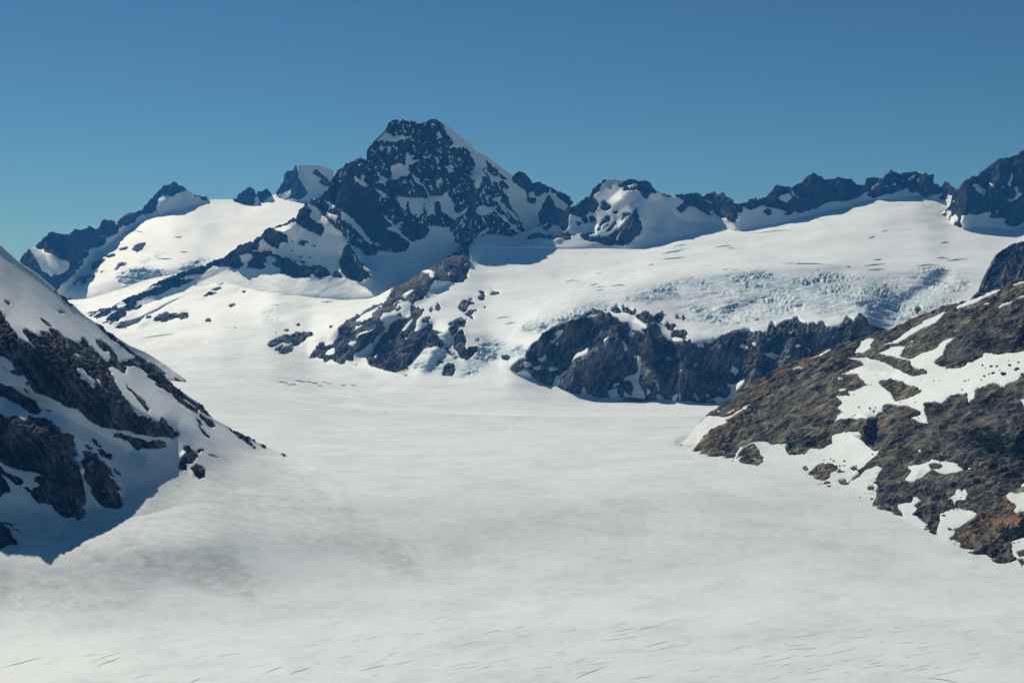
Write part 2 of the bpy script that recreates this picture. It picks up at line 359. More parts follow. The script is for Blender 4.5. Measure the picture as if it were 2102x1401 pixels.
# ---------------------------------------------------------------- where bare rock (-1) and snow (+1) lie, outlines in the photograph's frame
MASK_PEAK = '''
H -1 (6,53)(20,47)(36,45)(54,34)(68,29)(83,19)(100,13)(118,6)(132,0)(140,0)(128,13)(112,13)(104,17)(118,17)(121,16)(114,20)(105,25)(98,25)(88,31)(80,33)(70,35)(62,40)(57,43)(66,43)(64,46)(55,48)(50,50)(49,55)(44,58)(36,62)(28,65)(23,65)(30,58)(36,52)(40,46)(34,49)(30,55)(20,58)(16,57)(26,51)(32,49)(24,50)(12,56)
H 1 (54,34)(66,29)(76,25)(88,23)(80,26)(70,30)(60,35);(39,44)(46,41)(51,41)(47,45)(41,46)
B -1 (0,106)(10,101)(22,92)(30,86)(36,84)(48,84)(53,78)(60,75)(64,69)(70,67)(76,64)(84,58)(94,58)(98,48)(104,41)(108,42)(117,38)(124,32)(126,50)(122,58)(118,50)(112,46)(108,46)(110,52)(107,58)(110,60)(116,63)(124,68)(122,79)(114,74)(104,70)(98,66)(94,62)(84,66)(76,67)(70,70)(78,73)(84,76)(86,84)(78,84)(76,90)(74,90)(68,87)(62,83)(58,86)(55,90)(48,92)(58,93)(66,92)(71,95)(80,98)(86,100)(90,104)(98,108)(108,109)(118,107)(126,112)(131,119)(134,112)(140,115)(141,120)(130,119)(120,121)(112,118)(108,121)(96,119)(86,118)(76,115)(79,112)(76,109)(69,107)(74,106)(73,100)(66,96)(62,99)(63,104)(56,105)(62,107)(63,110)(56,112)(48,111)(43,110)(46,104)(50,99)(48,94)(42,95)(36,96)(38,100)(40,107)(36,112)(28,111)(20,109)(10,107)(4,110)
B -1 (96,84)(102,81)(103,87)(98,86);(101,80)(106,83)(108,86)(103,83);(111,86)(116,87)(112,88);(90,82)(92,82)(91,84);(91,102)(96,104)(93,105);(97,104)(104,104)(102,106);(96,99)(102,98)(99,100);(107,98)(110,99)(109,101);(88,91)(91,92)(90,93)
T -0.5 (640,420)(655,405)(690,345)(740,310)(795,235)(905,235)(1060,345)(1200,420)(1200,530)(985,520)(940,520)(936,505)(880,540)(772,526)(752,526)(740,510)(716,500)(700,480)(685,470)(672,450)(660,440)(650,432)
T -0.95 (660,420)(690,380)(720,365)(760,385)(790,430)(815,480)(832,505)(815,515)(790,505)(760,490)(735,470)(700,445)
B -1 (142,88)(148,85)(152,90)(158,98)(162,104)(165,112)(174,121)(168,120)(160,124)(150,123)(144,118)(140,112)(139,104)(138,97)
T 1 (740,520)(752,526)(772,526)(776,514)(792,518)(820,518)(832,514)(840,504)(844,498)(856,494)(868,488)(878,478)(880,472)(876,468)(890,464)(908,468)(920,466)(924,474)(932,482)(930,494)(938,500)(936,510)(1000,520)(960,570)(840,650)(690,650)(690,610)(730,585)(764,572)(756,554)(746,530)
C -1 (66,120)(72,122)(80,122)(86,120)(90,123)(87,128)(80,132)(74,133)(70,129)
C 1 (41,103)(46,107)(50,112)(54,116)(58,118)(62,125)(68,130)(72,133)(74,140)(70,134)(62,128)(55,123)(48,121)(45,119)(52,118)(50,113)(46,110)
C 1 (0,101)(8,106)(14,111)(20,118)(26,127)(33,134)(31,136)(24,131)(17,124)(10,115)(0,111)
B 1 (108,45)(114,47)(118,50)(122,58)(124,62)(122,66)(118,65)(115,63)(110,60)(108,55)(112,54)(106,50);(124,42)(128,40)(132,44)(136,48)(131,50)(126,50)(128,46);(154,13)(157,18)(162,20)(170,26)(167,27)(160,24)(154,21);(175,28)(182,31)(187,35)(184,38)(180,33);(125,52)(132,54)(138,58)(134,61)(128,58)
B 1 (121,60)(126,58)(133,68)(142,74)(140,80)(140,87)(142,90)(139,98)(138,103)(130,103)(122,101)(118,92)(120,80)(124,72)
B 1 (150,86)(154,87)(158,91)(161,97)(164,104)(162,105)(156,96)
C 1 (50,55)(56,53)(62,53)(66,55)(66,48)(65,41)(69,45)(77,43)(70,49)(82,49)(75,53)(70,54)(70,59)(72,62)(66,66)(62,65)(58,70)(54,69)(52,66)(51,60);(72,62)(76,66)(82,72)(88,79)(93,86)(90,87)(84,78)(76,71)
C 1 (57,88)(62,86)(66,87)(70,88)(76,89)(82,88)(88,88)(92,85)(98,86)(103,86)(107,82)(110,84)(112,88)(114,94)(117,100)(118,104)(122,105)(128,98)(131,95)(128,102)(124,106)(118,111)(112,108)(106,104)(104,100)(103,94)(96,92)(97,104)(92,105)(88,108)(84,104)(80,110)(77,104)(72,104)(68,97)(65,102)(61,96)
C -1 (96,91)(102,92)(103,99)(104,105)(98,106)(97,98);(68,90)(70,98)(71,104)(69,104)(67,96);(85,90)(86,98)(87,106)(85,104)
C 1 (37,30)(43,26)(47,20)(50,23)(54,25)(60,25)(66,25)(75,25)(66,28)(58,29)(55,31)(50,30)(44,31)
C 1 (102,6)(110,10)(118,16)(126,24)(136,31)(141,38)(152,46)(164,54)(174,63)(177,66)(174,69)(176,72)(180,76)(185,80)(190,86)(195,92)(200,90)(205,84)(210,82)(210,92)(205,96)(203,104)(206,114)(198,118)(188,120)(184,112)(178,102)(174,94)(170,84)(172,76)(166,70)(160,72)(154,68)(150,60)(147,52)(146,62)(150,66)(144,66)(142,72)(142,78)(137,79)(136,74)(138,70)(132,67)(136,60)(138,52)(135,46)(131,38)(125,35)(120,37)(112,36)(116,32)(113,26)(109,22)(106,18)
E 1 (0,20)(4,12)(10,14)(17,20)(22,26)(26,21)(36,27)(42,22)(50,24)(58,32)(64,36)(60,42)(53,40)(48,33)(43,25)(38,32)(33,42)(33,52)(36,57)(28,60)(20,60)(16,56)(10,46)(4,30)(0,26)
C -1 (175,66)(180,61)(187,60)(195,66)(196,72)(192,76)(193,82)(186,80)(180,74)(175,70);(191,86)(200,88)(200,93)(196,94)(191,91)
C -0.8 (148,50)(154,54)(160,60)(166,66)(170,70)(163,69)(156,64)(151,59)
E -1 (26,15)(34,9)(42,13)(45,18)(38,23)(33,27)(29,25)(26,19);(44,16)(56,20)(66,26)(70,35)(63,36)(58,31)(53,25)(47,22);(34,40)(38,33)(42,25)(47,30)(52,37)(56,38)(59,41)(54,45)(48,52)(42,57)(36,55)(33,50);(21,26)(26,27)(30,30)(27,33)(22,31)
C 1 (158,86)(162,90)(168,95)(176,102)(182,110)(184,113)(178,110)(170,103)(163,97)(159,92);(140,97)(146,95)(152,97)(158,99)(164,105)(170,110)(176,116)(182,120)(184,124)(180,122)(172,114)(166,110)(160,103)(154,101)(150,104)(146,106)(142,105)(138,104);(138,132)(142,124)(150,118)(152,119)(145,126)(140,133);(170,120)(178,116)(181,118)(174,121)
'''
MASK_FIELD = '''
I -1 (126,50)(112,55)(104,60)(94,65)(87,68)(82,75)(78,78)(77,83)(74,88)(72,93)(64,95)(62,90)(57,91)(56,97)(52,102)(48,107)(55,107)(62,108)(64,113)(70,110)(76,113)(84,114)(86,110)(94,111)(92,102)(98,101)(106,97)(114,96)(113,102)(108,106)(107,110)(110,116)(118,119)(130,121)(140,122)(147,118)(152,112)(156,108)(163,103)(170,98)(178,95)(186,94)(184,90)(180,86)(186,83)(180,81)(174,82)(174,75)(171,73)(166,76)(158,82)(155,80)(158,73)(162,65)(166,58)(158,58)(152,54)(152,60)(152,64)(146,66)(140,66)(136,70)(131,75)(128,80)(121,80)(124,77)(122,74)(126,68)(134,62)(140,55)(150,53)(160,50)(166,45)(172,34)(176,28)(186,28)(190,10)(168,13)(160,18)(150,25)(140,32)(132,38)
D -1 (0,93)(14,83)(25,77)(32,72)(40,65)(48,58)(56,52)(60,48)(68,46)(74,44)(76,48)(72,52)(71,57)(72,63)(73,70)(71,78)(70,85)(65,89)(60,90)(48,89)(40,88)(33,87)(31,90)(29,95)(28,100)(25,107)(22,110)(16,112)(13,115)(10,111)(4,111)(0,113)
D 1 (23,80)(28,77)(33,78)(36,80)(36,85)(34,86)(31,82)(27,80);(4,106)(12,101)(20,97)(15,102)(8,107);(50,80)(52,81)(51,84);(64,56)(69,54)(68,56);(66,72)(69,70)(68,73)
I 1 (102,63)(108,60)(114,58)(120,55)(125,55)(118,59)(112,63)(113,65)(106,68)(100,70)(94,72)(100,67);(91,78)(94,74)(102,72)(101,74)(94,78)(91,81);(88,95)(92,91)(97,91)(98,85)(104,80)(112,77)(116,74)(113,79)(104,83)(99,88)(97,92)(92,96);(66,98)(72,96)(75,99)(74,104)(69,106)(64,104)
I 1 (120,68)(124,63)(130,61)(136,57)(140,53)(150,51)(152,54)(151,58)(152,64)(146,66)(139,66)(133,70)(131,75)(126,78)(122,82)(118,86)(112,93)(107,97)(100,100)(104,101)(112,98)(116,95)(120,90)(123,84)(128,79)(126,73)
I 1 (141,78)(148,72)(154,68)(155,70)(149,75)(143,79);(106,95)(113,91)(119,83)(124,80)(122,86)(117,93)(112,99)(105,101);(115,110)(117,104)(119,105)(117,110);(128,88)(132,85)(130,88);(146,87)(149,85)(147,88);(130,50)(134,47)(133,50)
I -1 (4,94)(12,89)(20,85)(30,84)(39,83)(33,88)(28,92)(20,92)(14,95)(10,97);(27,95)(32,89)(40,83)(50,81)(52,84)(46,86)(42,90)(36,93)(30,95);(16,101)(20,97)(26,95)(33,97)(29,100)(22,102);(13,97)(20,95)(18,98)(14,99);(22,79)(27,78)(26,80)(23,80);(12,83)(15,81)(14,83);(68,76)(73,74)(71,77);(63,109)(68,107)(66,109);(92,114)(100,117)(96,116);(145,125)(149,124)(147,126);(34,74)(38,73)(37,75)
I -1 (171,59)(175,55)(174,59)(172,61);(177,58)(180,52)(183,55)(180,59);(163,72)(167,66)(174,66)(170,71)(165,73);(136,59)(141,55)(143,57)(138,60);(138,64)(142,61)(141,64);(152,55)(155,57)(153,60)
J -1 (22,22)(28,19)(36,20)(38,22)(31,24)(28,30)(24,30)(21,27);(25,34)(32,29)(39,27)(40,29)(35,33)(28,35);(27,36)(32,34)(38,38)(36,40)(31,37);(42,9)(47,9)(47,12)(43,12);(41,16)(45,14)(49,13)(46,18)(42,18);(53,13)(55,9)(60,9)(63,10)(59,12)(56,13);(54,6)(56,6)(55,7);(46,26)(49,25)(48,27);(44,36)(48,34)(47,35);(30,18)(36,17)(33,19)
J -1 (10,44)(16,41)(24,38)(29,40)(28,46)(26,48)(22,47)(20,52)(15,57)(11,56)(10,50)(14,46);(16,60)(18,54)(26,51)(28,58)(29,62)(27,67)(29,72)(34,68)(41,67)(40,72)(36,76)(30,81)(24,78)(20,72)(16,68);(39,60)(42,58)(41,62);(4,95)(6,88)(10,83)(16,85)(17,90)(14,95)(8,95);(0,81)(3,82)(0,84);(0,60)(5,64)(4,68)(0,66);(6,66)(10,70)(13,72)(15,77)(11,73)(7,70);(64,77)(68,75)(73,76)(70,78)
J -1 (75,90)(76,86)(80,80)(85,77)(90,77)(90,72)(93,66)(97,62)(103,60)(106,54)(112,50)(118,46)(126,42)(134,40)(140,38)(147,36)(152,32)(158,30)(168,30)(178,35)(185,38)(187,42)(195,43)(198,49)(194,53)(204,50)(207,53)(210,53)(210,124)(190,122)(175,118)(168,117)(160,117)(153,114)(150,110)(146,114)(138,113)(130,110)(123,108)(124,105)(121,99)(116,105)(110,104)(104,102)(97,98)(94,94)(90,89)(82,92)
K -1 (8,50)(16,50)(18,53)(18,48)(23,47)(25,42)(33,42)(38,47)(39,51)(36,56)(43,57)(46,61)(50,59)(52,62)(60,61)(68,61)(70,63)(76,64)(82,67)(84,70)(83,60)(88,62)(92,57)(97,58)(100,56)(108,54)(112,52)(118,50)(126,48)(130,48)(134,52)(140,50)(147,50)(150,43)(154,42)(157,46)(162,42)(168,40)(174,40)(175,37)(179,36)(182,40)(190,43)(200,43)(204,41)(206,45)(210,46)(210,130)(106,124)(95,125)(85,124)(75,124)(62,122)(52,122)(45,119)(33,120)(20,123)(10,118)(8,80)
P -1 (0,52)(4,52)(8,55)(20,55)(25,52)(27,46)(30,45)(35,48)(38,46)(42,42)(46,44)(52,48)(54,52)(60,55)(66,58)(80,66)(80,90)(40,120)(0,130)
J 1 (116,54)(124,49)(129,48)(128,52)(123,57)(120,61)(118,63)(112,61)(118,60)(122,55);(104,78)(110,74)(112,75)(110,80)(106,81);(88,80)(95,81)(97,84)(92,85)(91,88);(98,86)(104,84)(106,88)(102,89);(112,87)(118,86)(124,89)(118,92)(114,92);(138,86)(140,79)(144,74)(152,73)(157,70)(155,75)(148,78)(142,82);(118,101)(122,97)(127,97)(126,102)(122,107);(171,62)(176,57)(176,60)(172,64);(185,61)(190,61)(196,68)(190,67);(195,53)(201,51)(204,54)(198,55);(151,35)(158,34)(165,34)(160,37)(155,36);(120,63)(124,60)(123,65)
J 1 (180,103)(186,102)(184,106)(178,108);(172,112)(178,108)(184,108)(186,116)(192,120)(186,122)(176,120);(148,108)(151,107)(152,113)(148,114)
K 1 (4,53)(10,51)(14,54)(8,56);(0,62)(6,68)(2,69)(0,67);(9,75)(14,73)(16,76)(17,85)(16,93)(20,92)(16,97)(17,104)(20,108)(23,114)(22,119)(12,119)(0,118)(0,97)(6,94)(13,92)(14,84)(13,77)
K -1 (0,101)(8,103)(11,107)(8,114)(9,118)(2,112)(0,110)
K 1 (30,100)(34,98)(38,104)(38,112)(36,108)(34,102);(34,117)(38,114)(42,120)(38,121);(50,115)(53,116)(53,121)(50,120);(24,108)(27,114)(24,116);(72,85)(76,83)(75,86);(54,90)(60,88)(61,90)(56,91);(108,69)(111,69)(109,70);(118,64)(122,61)(126,64)(124,67)(121,65);(128,60)(136,58)(134,61);(147,57)(153,55)(152,58)(148,58);(144,64)(147,61)(148,65);(147,73)(154,70)(162,74)(158,75)(150,75);(166,66)(170,68)(167,68);(176,64)(180,62)(183,66)(180,67);(170,51)(174,48)(172,52);(165,76)(170,73)(175,77)(170,76);(188,66)(192,68)(196,72)(190,70);(105,102)(112,104)(120,100)(125,98)(124,103)(118,110)(112,118)(106,121)(100,122)(85,122)(92,119)(98,116)(104,119)(109,115)(110,108);(73,112)(77,116)(80,121)(76,118);(84,114)(88,113)(87,116)
K -1 (0,23)(8,25)(13,28)(12,34)(8,35)(2,31)(0,30);(13,36)(20,30)(24,30)(30,34)(28,40)(22,41)(16,38);(28,38)(34,32)(40,32)(40,38)(37,41)(32,40);(42,44)(46,40)(52,42)(54,45)(50,49)(46,47);(50,52)(53,49)(63,49)(65,52)(63,58)(58,57)(50,57);(60,37)(62,35)(63,38)(61,39);(53,35)(56,34)(55,37)
J -1 (177,27)(184,23)(189,26)(188,31)(184,32)(180,29);(189,24)(196,26)(203,27)(203,32)(198,35)(192,30);(170,28)(173,26)(172,28)
P -1 (98,38)(102,34)(104,36)(104,40)(101,43)
H -1 (144,23)(150,21)(152,22)(147,24);(147,18)(152,15)(158,15)(162,16)(156,18)(150,19);(136,28)(143,27)(149,27)(142,29);(129,34)(136,31)(144,31)(138,33)(132,34);(177,22)(180,21)(182,23)(178,24);(161,29)(168,27)(165,28);(168,30)(173,30)(171,31);(155,44)(161,42)(163,43)(158,45);(131,60)(135,57)(139,58)(136,60);(72,41)(76,39)(80,40)(77,42);(79,46)(82,43)(84,43)(81,46);(86,41)(90,39)(92,41)(88,42);(160,68)(164,67)(163,69)
H -1 (38,66)(44,62)(50,58)(56,54)(62,52)(67,53)(68,56)(62,60)(55,63)(48,66)(42,67);(70,55)(75,54)(76,55)(71,56);(78,56)(84,52)(92,50)(100,50)(103,52)(106,51)(113,51)(113,56)(106,57)(100,55)(96,57)(88,59)(84,57)(79,59);(187,16)(189,15)(189,17)
'''
ICE_FIELD = '''
T 0.45 (1340,604)(1420,596)(1500,590)(1700,585)(1880,558)(1990,560)(1960,620)(1880,668)(1800,676)(1700,650)(1560,655)(1470,690)(1400,660)(1370,630)
T 0.3 (1150,625)(1240,600)(1330,590)(1340,612)(1240,622)(1160,640)(1080,670)(1060,690)(1040,680)
T 1 (1330,590)(1400,575)(1450,568)(1500,560)(1560,558)(1600,568)(1680,570)(1750,572)(1770,580)(1740,597)(1680,602)(1600,605)(1560,598)(1500,592)(1420,592)(1350,602)
J 1 (124,34)(136,28)(148,23)(160,20)(172,20)(176,24)(166,28)(152,31)(140,36)(128,40)(110,42)(112,36);(82,46)(92,40)(104,36)(116,38)(112,46)(100,52)(88,50)
J 0.9 (42,60)(46,55)(54,54)(64,60)(72,66)(84,62)(90,66)(88,74)(78,78)(66,74)(56,80)(48,88)(40,94)(28,98)(14,99)(24,90)(34,80)(40,72)
J 0.7 (0,56)(8,56)(14,62)(16,72)(22,78)(16,84)(8,82)(4,92)(0,96)
I 0.6 (160,104)(172,98)(184,96)(196,104)(206,112)(196,120)(186,124)(176,122)(168,118)(152,118)(156,110)
K 1 (0,18)(10,14)(30,9)(48,8)(54,12)(60,16)(52,18)(38,18)(24,22)(10,20)(0,22);(66,26)(76,24)(90,30)(98,36)(104,42)(102,50)(94,46)(84,38)(74,32);(102,24)(110,20)(118,26)(112,30);(114,10)(122,8)(130,13)(120,14)
K 0.8 (140,16)(156,14)(170,12)(186,14)(184,24)(172,32)(158,34)(150,28);(118,34)(130,30)(150,34)(170,36)(150,44)(130,40);(24,4)(40,2)(56,0)(80,0)(84,6)(72,9)(60,6)(40,7)
P 0.8 (0,10)(20,14)(34,8)(42,2)(60,6)(60,14)(90,12)(104,20)(104,36)(96,44)(84,50)(66,58)(56,52)(46,42)(36,44)(24,40)(0,50)(0,30)(16,28)(0,22)
P 0.6 (110,4)(130,0)(150,4)(156,14)(146,24)(132,34)(120,38)(106,40)(112,24)
G 0.8 (98,127)(110,124)(122,126)(132,130)(146,134)(138,138)(124,136)(106,131);(0,130)(14,130)(28,132)(42,138)(30,139)(14,138)(0,138)
F 0.5 (0,88)(10,85)(14,82)(12,86)(2,90);(0,96)(8,93)(16,92)(8,95);(196,76)(206,73)(210,73)(204,77);(114,102)(126,100)(140,100)(124,104);(126,110)(140,108)(156,106)(148,112)
I 0.7 (0,60)(10,56)(22,58)(18,64)(6,72)(0,74)
'''
MASK_DOME = '''
E -1 (18,64)(30,56)(40,50)(50,44)(58,39)(64,35)(72,30)(80,24)(88,18)(94,12)(100,8)(103,9)(98,13)(96,18)(94,23)(90,25)(88,30)(86,38)(84,44)(80,48)(72,47)(66,44)(64,48)(64,56)(62,62)(58,63)(55,58)(50,56)(46,55)(45,60)(40,62)(36,58)(42,55)(36,57)(28,60)
E 1 (65,38)(70,33)(78,28)(75,33)(68,39);(37,57)(42,54)(43,55)(40,57);(25,61)(32,58)(34,59)(28,62)
E -1 (20,70)(25,66)(31,63)(40,66)(50,66)(58,65)(64,63)(67,67)(66,71)(60,71)(54,69)(48,71)(40,70)(32,69)(26,71)(21,72);(84,38)(88,28)(94,32)(95,36)(92,42)(88,44)(85,42);(96,38)(99,31)(104,34)(108,36)(106,40)(102,42)(98,41);(76,48)(82,47)(84,53)(80,55)(77,52);(84,47)(90,47)(92,51)(86,53);(70,53)(75,52)(77,54)(73,57);(109,42)(114,41)(113,45)(110,44)
E -1 (98,50)(104,47)(108,48)(106,52)(100,54)(96,58)(98,61)(104,58)(106,53)(100,60)(94,63)(95,57)(97,52);(75,67)(82,64)(88,64)(95,65)(98,68)(104,67)(108,65)(113,60)(118,54)(120,47)(119,44)(123,43)(128,45)(131,42)(133,37)(135,44)(135,50)(138,55)(139,59)(137,66)(132,70)(126,75)(120,78)(112,76)(104,77)(98,76)(92,74)(84,73)(78,71);(103,63)(107,57)(113,50)(111,56)(107,62)
E 1 (122,48)(130,44)(125,50)(118,57)(112,64)(116,57);(112,70)(116,64)(119,62)(116,67)(113,71);(84,67)(94,65)(96,67)(88,69)
E -1 (115,16)(120,12)(124,10)(128,7)(134,9)(144,9)(149,12)(152,18)(155,23)(148,22)(146,26)(144,30)(140,27)(137,22)(133,20)(126,21)(119,21)(121,18)(117,18)
E 1 (124,16)(130,14)(136,15)(130,17)(126,18)
E -1 (156,23)(162,25)(170,27)(164,27);(3,69)(8,68)(9,70)(5,71)
'''
MASK_RIDGE = '''
F -1 (2,32)(10,24)(16,24)(24,25)(31,27)(36,25)(44,23)(52,25)(62,32)(67,37)(72,38)(73,44)(72,48)(66,48)(67,54)(65,58)(60,57)(55,54)(50,54)(44,49)(42,45)(39,46)(42,52)(36,50)(32,47)(26,45)(22,42)(16,42)(13,46)(8,48)(4,44)(8,40)(12,37)(8,34)
F -1 (71,40)(78,35)(86,31)(88,34)(96,28)(103,23)(108,17)(118,18)(123,20)(130,16)(140,8)(143,4)(149,5)(153,9)(160,10)(169,9)(186,11)(190,17)(198,15)(202,10)(212,9)(212,21)(202,24)(194,28)(188,34)(180,36)(174,37)(168,36)(160,38)(154,40)(148,44)(140,46)(130,49)(125,46)(116,46)(110,44)(103,43)(98,42)(93,40)(86,44)(80,45)(74,43)
F 1 (108,34)(112,30)(120,29)(124,33)(120,35)(118,38)(112,36);(122,25)(124,25)(127,30)(125,32);(127,32)(130,32)(131,35);(174,26)(177,25)(176,28);(180,27)(183,26)(182,30);(31,33)(36,35)(42,38)(40,38)(34,36)
F -1 (91,47)(95,46)(98,43)(102,46)(103,50)(98,51)(94,48);(114,49)(120,46)(125,46)(122,50)(116,50)
G -1 (48,51)(52,46)(62,36)(65,30)(69,25)(74,19)(78,22)(83,26)(96,23)(108,23)(116,26)(121,34)(127,38)(128,46)(124,49)(116,50)(112,52)(106,51)(101,48)(95,49)(92,48)(91,43)(86,44)(80,47)(74,50)(70,48)(62,52)(56,53)(50,52);(37,36)(46,36)(50,31)(67,30)(60,40)(52,46)(46,48)(38,54)(30,56)(24,57)(18,55)(10,57)(2,60)(0,60)(0,29)(30,31)
G 1 (53,45)(58,39)(62,37)(60,40)(55,45);(67,41)(72,40)(70,42);(75,39)(79,38)(78,41);(91,34)(95,30)(98,29)(97,32)(92,35);(100,34)(103,32)(102,35)(101,37);(84,37)(88,33)(86,36);(80,28)(85,28)(84,30);(104,27)(108,27)(106,29)
G -1 (125,40)(128,31)(131,31)(135,37)(140,42)(143,47)(139,52)(134,50)(132,54)(126,56)(122,53)(126,49)(128,46)
'''
MASK_EASTPEAK = '''
G -1 (137,47)(145,40)(147,34)(153,29)(163,25)(167,22)(172,20)(181,11)(189,5)(199,5)(205,5)(207,2)(250,-10)(350,-40)(350,90)(250,78)(210,78)(206,80)(200,83)(194,82)(191,80)(191,75)(188,73)(183,74)(177,74)(174,71)(178,68)(174,68)(170,69)(163,71)(159,70)(154,69)(150,71)(146,72)(145,78)(147,83)(143,85)(141,81)(139,80)(143,75)(141,70)(136,73)(132,75)(138,67)(132,66)(127,64)(129,59)(132,56)(134,51)(139,51)
G 1 (156,41)(160,38)(166,42)(170,44)(171,50)(168,52)(164,48)(160,44);(174,37)(178,40)(180,43)(175,40);(192,40)(195,36)(196,30)(198,28)(199,32)(197,37)(198,42)(195,41);(187,43)(191,39)(189,43);(200,43)(204,42)(204,48)(208,50)(205,53)(200,57)(194,57)(193,55)(199,55)(203,51)(201,47);(138,57)(141,55)(140,58);(181,67)(184,66)(183,69)
'''
MASK_WESTRIDGE = '''
A -1 (4,84)(10,74)(14,71)(20,76)(24,84)(28,91)(34,96)(33,110)(20,110)(4,100);(22,69)(26,63)(30,56)(37,51)(54,50)(58,48)(65,48)(78,43)(85,46)(90,39)(105,38)(112,33)(118,30)(123,30)(130,27)(138,18)(146,10)(152,4)(159,2)(164,-3)(169,2)(175,7)(176,11)(170,12)(166,14)(162,17)(157,17)(152,14)(149,17)(147,26)(146,31)(140,32)(134,35)(126,37)(124,38)(123,43)(117,47)(110,46)(106,50)(106,53)(100,57)(94,58)(92,62)(92,66)(86,69)(78,69)(74,72)(77,75)(75,78)(70,80)(71,84)(68,88)(64,92)(60,96)(54,102)(49,105)(46,109)(43,113)(38,113)(34,108)(34,99)(42,98)(50,95)(54,92)(57,86)(56,84)(49,83)(46,81)(40,78)(36,75)(33,74)(30,72)(26,70)
A 1 (69,72)(74,71)(72,73);(85,58)(94,56)(90,58);(97,53)(100,52)(99,53);(100,45)(105,42)(104,46);(57,88)(59,87)(58,90);(101,49)(103,48)(102,50);(41,54)(54,54)(50,55);(64,86)(69,83)(67,86)
A -1 (182,16)(188,14)(197,14)(199,22)(194,21)(188,18)
'''
MASK_WESTFIELD = '''
A -1 (121,72)(123,68)(128,65)(134,64)(134,69)(130,73)(126,74);(108,71)(110,69)(116,69)(114,72);(78,91)(79,86)(84,83)(90,81)(94,82)(89,85)(86,90)(82,93);(93,79)(98,76)(104,77)(98,80);(103,93)(106,88)(110,86)(116,86)(110,89)(106,93);(68,104)(72,102)(75,104)(72,106);(88,95)(94,93)(91,95);(44,112)(50,107)(58,103)(66,100)(74,97)(83,96)(76,99)(84,98)(80,100)(70,101)(62,106)(54,111)(48,114);(54,122)(60,120)(56,124);(83,94)(86,93)(85,95)
'''
ICE_WESTFIELD = '''
A 1 (106,98)(120,91)(136,89)(150,92)(156,98)(140,106)(126,116)(112,114)(120,104)(104,104);(170,92)(190,80)(204,80)(190,90)(176,96);(140,77)(150,75)(158,78)(148,80);(128,84)(136,81)(142,83)(132,87)
A 0.8 (84,117)(90,112)(94,111)(90,116)(86,119)
'''
